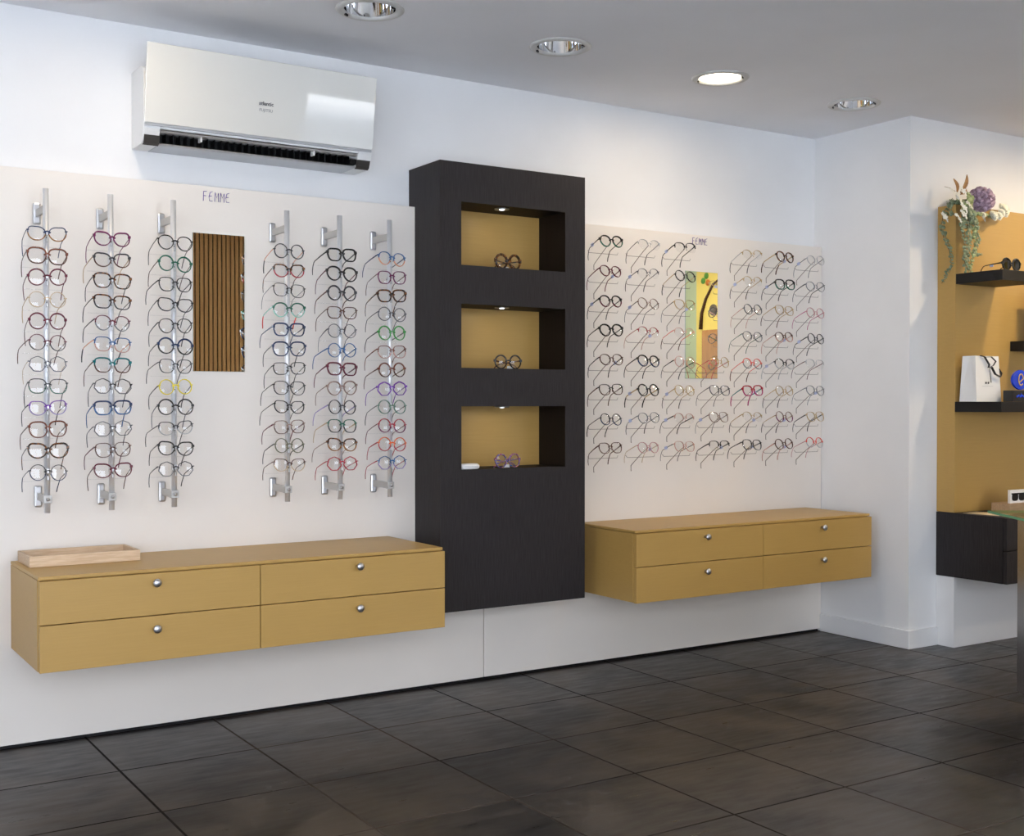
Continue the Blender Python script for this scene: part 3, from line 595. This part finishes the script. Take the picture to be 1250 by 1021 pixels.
# right hand panel: wire pegs and mostly metal frames
RB = [[('black and green panto', 'panto', 'black', 'green', 'black', 2.6, 'full'), ('silver half-rim', 'panto', 'silver', None, 'gunmetal', 1.2, 'half'), ('black half-rim', 'wide', 'black', None, 'black', 1.6, 'half'), ('rimless pale gold', 'panto', 'gold', None, 'silver', 1.1, 'half'), ('brown tortoise round', 'panto', 'tortoise', None, 'gold', 2.4, 'full'), ('thin silver panto', 'panto', 'silver', None, 'gunmetal', 1.1, 'full')],
 [('burgundy panto', 'panto', 'burgundy', None, 'burgundy', 2.0, 'full'), ('gunmetal half-rim', 'panto', 'gunmetal', None, 'gunmetal', 1.2, 'half'), ('black round with gold arms', 'round', 'black', None, 'gold', 1.7, 'full'), ('rimless gold', 'panto', 'gold', None, 'gold', 1.1, 'half'), ('black square', 'square', 'black', 'green', 'black', 2.5, 'full'), ('thin dark grey panto', 'panto', 'grey', None, 'black', 1.2, 'full')],
 [('black browline', 'panto', 'black', 'burgundy', 'black', 2.4, 'full'), ('gold brown round', 'round', 'taupe', None, 'gunmetal', 1.2, 'full'), ('thin gold wide panto', 'wide', 'gold', None, 'gunmetal', 1.1, 'full'), ('dark grey round', 'round', 'gunmetal', None, 'rose', 1.5, 'full'), ('thin gold square', 'square', 'gold', None, 'gold', 1.3, 'full'), ('magenta and rose round', 'round', 'pink', None, 'magenta', 1.4, 'full')],
 [('heavy black panto', 'panto', 'black', None, 'black', 3.0, 'full'), ('red half-rim', 'panto', 'red', None, 'rose', 1.3, 'half'), ('thin rose half-rim', 'panto', 'rose', None, 'coral', 1.1, 'half'), ('dark grey panto', 'panto', 'gunmetal', None, 'green', 1.4, 'full'), ('brown and rose panto', 'panto', 'brown', 'rose', 'rose', 1.7, 'full'), ('black round', 'round', 'black', None, 'black', 1.5, 'full')],
 [('dark brown panto', 'panto', 'brown', None, 'charcoal', 1.8, 'full'), ('thick black panto', 'panto', 'black', 'navy', 'charcoal', 2.5, 'full'), ('thin rose gold round', 'round', 'rose', None, 'black', 1.2, 'full'), ('thin red and gold round', 'round', 'gold', None, 'red', 1.2, 'full'), ('coral red round', 'round', 'coral', 'grey', 'coral', 1.6, 'full'), ('black topped panto', 'panto', 'black', 'silver', 'silver', 2.0, 'full'), ('thin silver with burgundy arms', 'wide', 'silver', None, 'burgundy', 1.1, 'half')],
 [('black and brown square', 'square', 'black', 'brown', 'brown', 1.8, 'full'), ('thick black round', 'round', 'black', None, 'gold', 2.4, 'full'), ('thin gold round', 'round', 'gold', None, 'gold', 1.2, 'full'), ('dark grey square', 'square', 'gunmetal', None, 'charcoal', 1.5, 'full'), ('bright red square with teal arms', 'square', 'red', 'magenta', 'teal', 2.4, 'full'), ('pale gold round', 'round', 'gold', None, 'gold', 1.2, 'full'), ('thin grey panto', 'panto', 'grey', None, 'grey', 1.3, 'full')],
 [('charcoal blue round', 'round', 'charcoal', 'navy', 'gunmetal', 1.7, 'full'), ('grey panto with peach arms', 'panto', 'grey', None, 'gunmetal', 1.3, 'full'), ('rose gold with heavy black arms', 'panto', 'rose', None, 'black', 1.3, 'half'), ('brown grey wide panto', 'wide', 'taupe', None, 'gunmetal', 1.3, 'full'), ('pale gold half-rim', 'panto', 'gold', None, 'gold', 1.1, 'half'), ('purple brown round', 'round', 'taupe', 'plum', 'gold', 1.5, 'full'), ('gold with heavy black arms', 'wide', 'gold', None, 'black', 1.3, 'full')],
 [('brown square', 'square', 'brown', 'taupe', 'brown', 1.8, 'full'), ('pinkish beige panto', 'panto', 'pink', None, 'champagne', 1.4, 'full'), ('thin rose gold square', 'square', 'rose', None, 'charcoal', 1.2, 'full'), ('black half-rim wide', 'wide', 'black', None, 'black', 1.6, 'half'), ('black topped slim', 'wide', 'black', 'gunmetal', 'black', 1.7, 'full'), ('dark brown round', 'round', 'brown', None, 'rose', 1.8, 'full'), ('coral topped round', 'round', 'coral', 'silver', 'pink', 1.5, 'full')]]
PX = [3.168+.2093*k for k in range(7)]
RO = ['top row', 'second row', 'third row', 'fourth row', 'fifth row', 'sixth row', 'seventh row', 'bottom row']
CO6 = ['leftmost', 'second from left', 'third from left', 'fourth from left', 'fifth from left', 'rightmost']
CO7 = ['leftmost', 'second from left', 'third from left', 'middle', 'fifth from left', 'sixth from left', 'rightmost']
TIPS = {('gold', 'gold'): 'brown', }
for r in range(8):
    cols = [0, 1, 2, 4, 5, 6] if r < 4 else list(range(7))
    for j, c in enumerate(cols):
        x = PX[c]; zb = 1.779-.1281*r; zf = 1.862-.1281*r
        pg = MB()
        pg.sweep([(0, -.0555, zb-.006), (0, -.064, zb+.001), (0, -.085, zb+.017), (0, -.115, zb+.039), (0, -.145, zb+.060), (0, -.174, zf-.006), (0, -.181, zf-.001)], (.0014, .0014), 6)
        yb = -.055-.072; zc = zb+.036
        pg.sweep([(-.083, yb+.004, zc+.010), (-.076, yb, zc), (.076, yb, zc), (.083, yb+.004, zc+.010)], (.0011, .0011), 6)
        pg.box(-.001, .001, -.0575, -.0555, zb-.026, zb-.004)
        pg.box(-.002, .002, -.0585, -.0573, zb-.030, zb-.026)
        pg.build('wire_peg', mat('peg_wire', (.22, .18, .14), .35, .6), rp, loc=(x-3.8, 0, 0))
        d, sh, fr, lo, te, tk, rim = RB[r][j]
        rnd = random.Random(r*57+c)
        tip = 'black' if te in ('gold', 'gunmetal', 'silver') and rnd.random() < .6 else ('brown' if te == 'gold' else None)
        if te == 'teal': tip = 'magenta'
        if te == 'coral': tip = 'brown'
        glasses(d + ' eyeglasses, ' + RO[r] + ' of wire pegs, ' + (CO6 if r < 4 else CO7)[j], 'eyeglasses on pegs, ' + RO[r], (x+rnd.uniform(-.003, .003), D-.129, zf+rnd.uniform(-.004, .002)),
            (radians(-17+rnd.uniform(-2, 3)), radians(rnd.uniform(-2, 3)), radians(rnd.uniform(-4, 4))), sh, fr, lo, te, tk, rim=rim, tip=tip, width=rnd.uniform(.95, 1.02),
            tagc=rnd.choice([0, 0, -1, 1]), tlen=.088, tx=-.004, th_t=1.6 if tk < 1.8 and te != 'black' else 2.3)

# pairs shown in the column niches
glasses('chunky brown tortoise eyeglasses standing in the top niche', None, (2.618, 4.145, 1.705+.0300), (radians(-2), 0, radians(2)), 'round', 'tortoise', None, 'tortoise', 4.6, fold=.006, width=.98)
glasses('round black eyeglasses standing in the middle niche', None, (2.618, 4.145, 1.300+.0280), (radians(-2), 0, radians(-3)), 'round', 'charcoal', 'black', 'brown', 2.8, fold=.006)
glasses('multicoloured speckled round eyeglasses standing in the bottom niche', None, (2.616, 4.145, .897+.0283), (radians(-2), 0, radians(3)), 'round', 'multi', None, 'multi', 3.0, fold=.006)
for x, z, w in ((2.618, 1.705, 'top'), (2.640, 1.300, 'middle'), (2.622, .897, 'bottom')):
    MB().prism([(-.016, 0), (.016, 0), (.013, .012), (-.013, .012)], -.0012, .0012, 'y').build('price_card', PAPER, None, loc=(x, 4.165, z+.0002), bevel=.0004)
    tag(bpy.context.scene.collection.objects[-1], 'small white price card behind the eyeglasses in the %s niche' % w, 'price card', 'price cards in the niches')
t = thing('glasses_case', 'white soft eyeglass case at front left of bottom niche', 'case', (2.424, 4.136, .8975), (0, 0, radians(4)))
cb_ = MB(); n = 12
for q, (zz, k) in enumerate(((0, .86), (.006, 1), (.015, 1.0), (.022, .82))):
    for a in range(n):
        tt = 2*pi*a/n; cb_.v.append((.046*k*math.copysign(abs(cos(tt))**.6, cos(tt)), .026*k*math.copysign(abs(sin(tt))**.6, sin(tt)), zz))
for q in range(3):
    for a in range(n): cb_.f.append((q*n+a, q*n+(a+1) % n, (q+1)*n+(a+1) % n, (q+1)*n+a)); cb_.m.append(0); cb_.sm.append(True)
cb_.f += [tuple(range(n))[::-1], tuple(3*n+a for a in range(n))]; cb_.m += [0, 0]; cb_.sm += [False, False]
cb_.build('case_body', PAPER, t)
MB().box(-.034, .03, -.0275, -.0255, .0105, .0125).build('case_flap', mat('case_seam', (.55, .56, .6), .5), t)

# ------------------------------------------------------------------ ochre unit at the right
UX, UY = 4.806, 3.659
u = thing('ochre_wall_unit', 'ochre wall panel unit with white foot right of the pillar', 'display unit', (5.7, YC, 0))
MB().box(UX-5.7, .9, UY-YC, -.001, .6415, 2.098).build('ochre_panel', GOLD, u, bevel=.001)
MB().box(UX-5.7, .9, UY-YC, -.001, 0.001, .3345).build('white_base_panel', WHITELAM, u)['label'] = 'white lower panel'
dk = thing('drawer_cabinet', 'dark wenge floating drawer cabinet under the ochre wall unit', 'cabinet', (5.6, YC, .336))
MB().box(UX-.002-5.6, .9, 3.398-YC, -.0005, 0, .304).build('carcass', WENGE, dk, bevel=.001)
for a, c_ in ((UX+.001, 5.65), (5.653, 6.49)):
    for z0, z1 in ((0, .149), (.152, .300)):
        d_ = MB().box(a-5.6, c_-5.6, 3.377-YC, 3.3965-YC, z0, z1).build('drawer', WENGE, dk, bevel=.0015)
def shelf(x0, x1, z0, z1, label):
    return tag(MB().box(-(x1-x0)/2, (x1-x0)/2, 3.408-UY, -.001, 0, z1-z0).build('wall_shelf', BLACKV, loc=((x0+x1)/2, UY, z0), bevel=.001), label, 'shelf', 'black floating shelves on the ochre unit')
shelf(4.808, 5.107, 1.722, 1.770, 'short black floating shelf below the flowers, carrying sunglasses')
shelf(4.804, 5.95, 1.119, 1.167, 'long black floating shelf carrying the white gift bag')
shelf(5.225, 5.75, 1.415, 1.463, 'black floating shelf cut by the right picture edge')
glasses('black oversized sunglasses on the short black shelf', None, (4.915, 3.436, 1.770+.0292), (radians(-2), 0, radians(-2)), 'round', 'black', None, 'black', 3.4, lens=SUNLENS, tlen=.10, width=1.02, name='sunglasses', down=.9, tagc=-1)
# display card on the third shelf
t = thing('display_card', 'dark framed peach photo card standing on the upper right shelf', 'display card', (5.36, 3.56, 1.4635), (radians(-6), 0, 0))
MB().box(-.075, .10, -.004, .004, 0, .245).build('card_frame', mat('dark_card', (.09, .055, .035), .5), t)
MB().box(-.05, .095, -.0055, -.0042, .12, .235).build('card_print', mat('peach_print', (.80, .45, .30), .5), t)

# white gift bag
bg_ = thing('gift_bag', 'white paper gift bag with black ribbon handles and bow', 'bag', (4.905, 3.592, 1.1675))
w2, d2, hb = .0925, .047, .214
b = MB(); v = [(-w2, -d2, 0), (w2, -d2, 0), (w2, d2, 0), (-w2, d2, 0), (-w2+.006, -d2+.012, hb), (w2-.006, -d2+.012, hb), (w2-.006, d2-.012, hb), (-w2+.006, d2-.012, hb),
               (-w2+.010, -d2+.022, .07), (-w2+.014, 0, hb), (w2-.012, 0, hb), (-w2+.004, 0, .055), (w2-.004, 0, .055)]
b.add(v, [(0, 1, 5, 4), (2, 3, 7, 6), (0, 3, 2, 1), (0, 4, 9, 11), (3, 11, 9, 7), (0, 11, 3), (1, 12, 10, 5), (2, 6, 10, 12), (1, 2, 12)])
o = b.build('bag_body', PAPER, bg_, fixn=False); md = o.modifiers.new('s', 'SOLIDIFY'); md.thickness = .0012
b = MB()
yb = -d2+.008
b.sweep([(-.055, yb+.002, hb+.001), (-.03, yb-.004, hb-.004), (.0, yb-.008, hb-.040), (-.008, yb-.010, hb-.055)], [(.001, .006)]*4, 6, up=(0, -1, .2))
b.sweep([(-.03, yb-.004, hb-.006), (.01, yb-.012, hb-.004), (.038, yb-.016, hb-.025), (.022, yb-.014, hb-.045), (.004, yb-.010, hb-.052)], [(.001, .005)]*5, 6, up=(0, -1, .2))
b.sweep([(.018, yb-.008, hb-.052), (.040, yb-.012, hb-.085), (.075, yb-.014, hb-.098), (.098, yb-.004, hb-.082), (.086, yb+.003, hb-.060)], [(.0012, .007)]*5, 6, up=(0, -1, .2))
b.build('ribbon_handle', RIBBON, bg_)
MB().sweep([(.000, yb-.010, hb-.05), (.006, yb-.010, hb-.09), (.012, yb-.011, hb-.125)], [(.0008, .0022)]*3, 6).build('ribbon_tail', RIBBON, bg_)
b = MB()
for k in (-1, 1): b.lathe([(0, 0), (.0055, 0), (.0055, .0008), (0, .0008)], 12, 0, Tr((-.010+k*.009, -d2+.0030, .088), rx=pi/2))
b.build('logo', DARKINK, bg_)
MB().box(-.045, .035, -d2+.0028, -d2+.0038, .0715, .0727).build('logo_line', mat('pale_print', (.4, .4, .4), .5), bg_)

# blue award
aw_ = thing('award_trophy', 'blue eye-shaped award with letter e on black block', 'trophy', (5.045, 3.480, 1.1675))
b0 = MB().box(-.085, .085, -.022, .03, 0, .052).build('base_block', mat('black_acrylic', (.008, .009, .014), .12), aw_, bevel=.002)
BLUE = mat('cobalt_acrylic', (.005, .05, .62), .12)
MB().prism([(x, z) for x, z in [(.062*math.copysign(abs(cos(a))**1.25, cos(a)), .102+.047*sin(a)) for a in [2*pi*k/32 for k in range(32)]]], -.006, .006, 'y').build('eye_plaque', BLUE, aw_, bevel=.001)
eb = MB(); pe = [(.017*cos(a), -.0078, .102+.024*sin(a)) for a in [radians(q) for q in range(0, 325, 15)]]
pe = [(-.012, -.0078, .092), (.0, -.0078, .098), (.015, -.0078, .108)] + [(-.002+.018*cos(a), -.0078, .103+.026*sin(a)) for a in [radians(q) for q in range(20, 318, 14)]]
eb.sweep(pe, (.0035, .0022), 6, up=(0, -1, 0)); eb.build('letter_e', mat('gold_letter', (.60, .38, .12), .3), aw_)
bt = MB()
for k in range(9):
    bt.lathe([(.0035, 0), (.006, 0), (.006, .0008), (.0035, .0008)], 10, 0, Tr((-.052+k*.0125, -.0223, .024+.004*(k % 2)), rx=pi/2))
    if k % 3 == 2: bt.box(-.052+k*.0125+.004, -.052+k*.0125+.0065, -.0232, -.0222, .018, .040)
bt.build('block_lettering', BLUE, aw_)

# things on the dark cabinet
CT = .640
tag(MB().box(-.06, .06, -.09, .09, 0, .001).build('paper_sheet', CREAMPAPER, loc=(4.905, 3.55, CT+.0005), rot=(0, 0, .12)), 'cream paper sheet lying on the dark wenge cabinet', 'paper')
tag(MB().box(-.10, .10, -.05, .05, 0, .046).build('wooden_block', noise_mat('tan_block_wood', (.32, .21, .12), (.40, .27, .16), 20, (1, 6, 6)), loc=(5.075, 3.53, CT+.002)), 'tan wooden block under the white card on dark cabinet', 'block')
t = thing('display_card', 'white card showing black sunglasses on the tan block', 'display card', (5.065, 3.505, CT+.0485))
MB().box(-.062, .062, -.006, .006, 0, .062).build('card', PAPER, t)
sg = MB()
for s_ in (-1, 1):
    sg.prism([(s_*.026+.023*math.copysign(abs(cos(a))**.7, cos(a)), .030+.016*math.copysign(abs(sin(a))**.8, sin(a))-(.004 if sin(a) < 0 else 0)) for a in [2*pi*k/20 for k in range(20)]], -.0085, -.0061, 'y')
sg.box(-.052, .052, -.0085, -.0061, .040, .047); sg.build('sunglasses_print', BLACK, t)

# ------------------------------------------------------------------ desk at the right edge
ex_, ey_ = -.537, -.844
dsk = thing('reception_desk', 'glass topped metal sided desk at the right picture edge', 'desk', (3.977, 2.877, 0), (0, 0, math.atan2(ey_, ex_)))
# local x runs along the glass edge towards the camera, local y to the right
MB().box(0, 1.15, 0, .65, .742, .752).build('glass_top', DESKGLASS, dsk)
g = MB(); g.box(-.0008, 1.15, -.0008, -.0001, .7425, .7515); g.box(-.0008, -.0001, 0, .65, .7425, .7515); g.build('glass_edge', GREENEDGE, dsk)
MB().box(.053, 1.05, .091, .60, .075, .740).build('side_panel', SILVERPAINT, dsk, bevel=.002)
for (xx, yy) in ((.09, .13), (1.0, .13), (.09, .56), (1.0, .56)):
    c_ = MB(); c_.lathe([(0, -.012), (.030, -.012), (.034, -.006), (.034, .006), (.030, .012), (0, .012)], 20, 0, Tr((0, 0, .034), rx=pi/2)); c_.box(-.012, .012, -.016, .016, .045, .0755)
    c_.build('castor', BLACK, dsk, loc=(xx, yy, 0), bevel=.001)

# ------------------------------------------------------------------ flower arrangement on the ochre unit
fl = thing('flower_arrangement', 'artificial flower arrangement with purple bloom and trailing eucalyptus on ochre unit', 'flowers', (4.806, 3.66, 2.0985))
rnd = random.Random(3)
def petal_flower(b, c, r, n, up, cup=.35, mi=0, wide=.9):
    up = Vector(up).normalized(); a = up.orthogonal().normalized(); q = up.cross(a); ph = rnd.uniform(0, 6)
    for k in range(n):
        t = 2*pi*k/n+ph; d = a*cos(t)+q*sin(t); s_ = up.cross(d); c0 = Vector(c)
        w = r*wide*.5
        vs = [c0, c0+d*r*.45+s_*w+up*r*cup*.3, c0+d*r*.95+s_*w*.7+up*r*cup, c0+d*r*1.05+up*r*cup*.9, c0+d*r*.95-s_*w*.7+up*r*cup, c0+d*r*.45-s_*w+up*r*cup*.3, c0+d*r*.55+up*r*cup*.1]
        b.add([tuple(v) for v in vs], [(0, 1, 6), (1, 2, 6), (2, 3, 6), (3, 4, 6), (4, 5, 6), (5, 0, 6)], mi, True)
PURP = noise_mat('dusty_purple_petal', (.30, .19, .26), (.60, .45, .54), 60, rough=.7)
WPET = mat('white_petal', (.80, .80, .74), .6); CRPET = mat('cream_rose_petal', (.78, .76, .64), .6)
EUC = noise_mat('eucalyptus_leaf', (.16, .22, .13), (.30, .35, .22), 40, rough=.6); EUC2 = noise_mat('young_green_leaf', (.26, .33, .15), (.38, .44, .22), 40, rough=.6)
DRY = noise_mat('dried_brown_leaf', (.22, .10, .03), (.38, .20, .07), 30, rough=.6); STEMM = mat('brown_stem', (.16, .10, .04), .7)
def W3(x, y, z): return (x-4.806, y-3.66, z-2.0985)
b = MB(); hc = Vector(W3(4.955, 3.63, 2.128)); HR = .060
for k in range(24):
    z = 1-2*(k+.5)/24; t = k*2.399; r = math.sqrt(1-z*z); d = Vector((r*cos(t), r*sin(t)*.8, z*.85))
    petal_flower(b, hc+d*HR*.62, HR*.70, 5, d, .34, 0, .95)
o = b.build('purple_bloom', PURP, fl, fixn=False); o.modifiers.new('s', 'SOLIDIFY').thickness = .0008
def rose(c, R0):
    b = MB(); c = W3(*c)
    for lay, (n, rr, cu) in enumerate(((6, 1, .15), (6, .85, .45), (5, .68, .8), (4, .5, 1.2), (3, .3, 1.6))):
        petal_flower(b, (c[0], c[1]-.002*lay, c[2]), R0*rr, n, (.1, -1, .35), cu, 0, 1.5)
    o = b.build('cream_rose', CRPET, fl, fixn=False); o.modifiers.new('s', 'SOLIDIFY').thickness = .0008
rose((5.105, 3.62, 2.088), .036); rose((5.062, 3.60, 2.070), .022); rose((5.035, 3.595, 2.052), .022); rose((4.995, 3.595, 2.050), .026); rose((4.925, 3.60, 2.048), .016)
for c in ((4.780, 3.59, 2.135), (4.815, 3.59, 2.122), (4.820, 3.585, 2.100), (4.845, 3.58, 2.070), (4.842, 3.58, 2.040), (4.815, 3.59, 2.022), (4.890, 3.585, 2.085), (4.850, 3.59, 2.150), (4.945, 3.60, 2.045), (4.770, 3.63, 2.028)):
    c = W3(c[0]-(.06 if c[0] < 4.9 else 0), c[1]+.015, c[2]); b = MB(); petal_flower(b, c, .0145, 5, (rnd.uniform(-.4, .4), -1, .3), .2, 0, .8); petal_flower(b, (c[0]+.018, c[1]+.003, c[2]-.012), .012, 5, (.3, -1, .2), .2, 0, .8); petal_flower(b, (c[0]-.012, c[1]+.004, c[2]+.014), .010, 5, (-.3, -1, .4), .2, 0, .8)
    o = b.build('white_blossom', WPET, fl, fixn=False); o.modifiers.new('s', 'SOLIDIFY').thickness = .0006
# dried leaves
def leaf(b, base, tipp, w, bend=(0, -.01, 0), mi=0):
    base = Vector(base); tipp = Vector(tipp); d = tipp-base; s_ = d.cross(Vector((0, -1, .2))).normalized(); n = 7; vs = []; fs = []
    for i in range(n+1):
        t = i/n; c = base+d*t+Vector(bend)*sin(pi*t); ww = w*sin(pi*min(1, t*.92+.04))**.8
        vs += [c-s_*ww, c+Vector((0, .15*ww, 0)), c+s_*ww]
    for i in range(n): fs += [(3*i, 3*i+1, 3*i+4, 3*i+3), (3*i+1, 3*i+2, 3*i+5, 3*i+4)]
    b.add([tuple(v) for v in vs], fs, mi, True)
for bs, tp, w in (((4.788, 3.64, 2.145), (4.764, 3.64, 2.212), .013), ((4.815, 3.64, 2.150), (4.850, 3.63, 2.238), .012), ((4.845, 3.63, 2.17), (4.800, 3.63, 2.140), .009)):
    b = MB(); leaf(b, W3(*bs), W3(*tp), w, (.008, -.008, 0)); o = b.build('dried_leaf', DRY, fl, fixn=False); o.modifiers.new('s', 'SOLIDIFY').thickness = .0008
MB().sweep([W3(4.79, 3.64, 2.15), W3(4.74, 3.64, 2.165), W3(4.70, 3.64, 2.168)], (.001, .001), 5).build('twig', STEMM, fl)
# eucalyptus trails
def trail(pts, n, r, m, name='eucalyptus_trail'):
    b = MB(); path = []; pts = [W3(*p) for p in pts]
    for i in range(25):
        t = i/24*(len(pts)-1); k = min(int(t), len(pts)-2); f_ = t-k; path.append(Vector(pts[k]).lerp(Vector(pts[k+1]), f_))
    b.sweep([tuple(p) for p in path], (.0011, .0011), 5, 1)
    for j in range(n):
        p = path[min(24, int(24*(j+.5)/n))]
        for s_ in (-1, 1):
            d = Vector((s_*rnd.uniform(.5, 1), rnd.uniform(-1, .0), rnd.uniform(-.5, .5))).normalized()
            rr = r*rnd.uniform(.7, 1.15)*(1-.35*j/n); c = p+d*rr*1.1; up = Vector((rnd.uniform(-.6, .6), -1, rnd.uniform(-.2, .8))).normalized()
            a = (d-up*d.dot(up)).normalized(); q = up.cross(a); vs = [c+up*rr*.15] + [c+a*rr*cos(2*pi*k/9)+q*rr*.8*sin(2*pi*k/9) for k in range(9)]
            b.add([tuple(v) for v in vs], [(0, 1+k, 1+(k+1) % 9) for k in range(9)], 0, True)
    o = b.build(name, [m, STEMM], fl, fixn=False); o.modifiers.new('s', 'SOLIDIFY').thickness = .0005
trail([(4.785, 3.70, 2.08), (4.785, 3.728, 2.00), (4.788, 3.71, 1.94), (4.788, 3.68, 1.88), (4.788, 3.668, 1.82), (4.788, 3.70, 1.77), (4.788, 3.722, 1.73)], 26, .012, EUC)
trail([(4.83, 3.62, 2.07), (4.80, 3.625, 2.00), (4.825, 3.62, 1.92), (4.815, 3.62, 1.84), (4.835, 3.62, 1.79), (4.845, 3.62, 1.725)], 36, .013, EUC)
trail([(4.86, 3.61, 2.06), (4.875, 3.62, 1.99), (4.90, 3.62, 1.94), (4.885, 3.62, 1.87), (4.86, 3.62, 1.80), (4.87, 3.62, 1.74)], 36, .013, EUC2)
trail([(4.87, 3.61, 2.04), (4.90, 3.62, 1.98), (4.915, 3.62, 1.93), (4.885, 3.62, 1.87), (4.94, 3.615, 1.862)], 24, .012, EUC)
trail([(4.84, 3.62, 2.06), (4.845, 3.62, 1.96), (4.85, 3.62, 1.88), (4.83, 3.62, 1.80)], 26, .012, EUC)
trail([(4.84, 3.63, 2.10), (4.78, 3.64, 2.11), (4.735, 3.65, 2.09), (4.76, 3.65, 2.04)], 20, .015, EUC)
trail([(4.84, 3.63, 2.08), (4.86, 3.62, 2.12), (4.845, 3.63, 2.15)], 18, .015, EUC2)
trail([(4.80, 3.62, 2.07), (4.86, 3.60, 2.05), (4.93, 3.60, 2.05), (5.05, 3.60, 2.045)], 22, .013, EUC2)
trail([(4.83, 3.61, 2.08), (4.85, 3.60, 2.03), (4.87, 3.60, 2.0)], 18, .015, EUC)
MB().lathe([(0, .0005), (.055, .0005), (.06, .012), (.045, .03), (0, .035)], 20).build('flower_base', mat('moss_foam', (.07, .09, .04), .9), fl, loc=(.10, .035, 0))

# ------------------------------------------------------------------ what the mirrors see: slatted wall, wall decal, wooden cupboard
sl = thing('slat_wall_panel', 'vertical oak slat acoustic panel opposite, seen in the left mirror', 'wall panel', (3.15, YF, 0))
MB().box(-.5, .54, .0005, .012, .01, 2.50).build('felt_backing', mat('black_felt', (.006, .006, .006), .9), sl)
SLAT = noise_mat('slat_oak', (.62, .32, .105), (.76, .43, .16), 14, (6, 6, .35), rough=.5)
for k in range(29):
    u0 = -.495+k*.0355; MB().box(u0, u0+.0255, .012, .024, .01, 2.50).build('slat', SLAT, sl)

t = thing('ceiling_downlight', 'lit ceiling spot by the yellow wall, seen only in the mirror', 'ceiling light', (6.2, .9, H))
MB().lathe([(.05, -.001), (.055, -.008), (.075, -.008), (.08, -.001)], 32).build('trim_ring', TRIMW, t)
MB().lathe([(0, -.003), (.05, -.003), (.05, -.001), (0, -.001)], 24).build('diffuser', LAMP, t)
warm_lamp((6.2, .9, H-.02), 14, .12, (1, .88, .70), 3.1)
# unseen van added in the street to darken the air conditioner's reflection
vn = thing('added_van', 'slate blue van added outside the front window to darken a reflection', 'van', (6.6, -4.1, -.12))
VB = mat('van_paint', (.09, .11, .14), .3, 0, Coat_Weight=.5)
MB().prism([(-2.4, .35), (2.3, .35), (2.4, .6), (2.35, .95), (1.75, 1.15), (1.25, 1.85), (-2.25, 1.9), (-2.4, 1.7)], -.9, .9, 'y').build('body', VB, vn, bevel=.06)
MB().prism([(1.68, 1.16), (1.22, 1.76), (.45, 1.76), (.45, 1.16)], -.91, .91, 'y').build('side_window', mat('van_glass', (.02, .02, .025), .05), vn)
for xx in (-1.6, 1.55):
    for yy in (-.82, .82):
        MB().lathe([(0, -.1), (.26, -.1), (.33, -.08), (.34, 0), (.33, .08), (.26, .1), (0, .1)], 28, 0, Tr((0, 0, .34), rx=pi/2)).build('wheel', BLACK, vn, loc=(xx, yy, 0))

mu = thing('wall_decal', 'branch decal with green leaves and small grey bird on yellow wall', 'wall decal', (XR, .70, 1.6))
bb = MB(); bb.sweep([(-.006, -.03, .20), (-.006, -.02, .34), (-.006, .03, .46), (-.006, .12, .58), (-.006, .24, .64)], [(.012, .03), (.012, .02), (.012, .016), (.01, .012), (.008, .006)], 6, up=(1, 0, 0)); bb.build('branch', mat('decal_brown', (.07, .03, .015), .7), mu)
for (yy, zz, m_) in ((-.01, .62, 'decal_green'), (.03, .66, 'decal_green'), (.05, .60, 'decal_orange')):
    l_ = MB(); l_.lathe([(0, 0), (.028, 0), (.028, .003), (0, .003)], 12, 0, Tr((-.001, yy, zz), ry=-pi/2)); l_.build('leaf', mat(m_, (.12, .35, .05) if 'green' in m_ else (.7, .22, .03), .7), mu)
l_ = MB(); l_.lathe([(0, 0), (.05, 0), (.05, .003), (0, .003)], 16, 0, Tr((-.001, .12, .36), ry=-pi/2)); l_.build('bird', mat('decal_grey', (.14, .12, .10), .7), mu)
cu = thing('wooden_cupboard', 'tall orange brown wooden cupboard against the right wall, seen in the mirror', 'cupboard', (XR, 1.49, 0))
CUP = noise_mat('cupboard_wood', (.36, .155, .022), (.44, .20, .035), 8, (4, 4, .5), rough=.4)
MB().box(-.35, -.001, -.42, .45, .001, 1.76).build('carcass', CUP, cu)
MB().box(-.37, -.352, -.40, .43, .03, 1.74).build('door', CUP, cu)
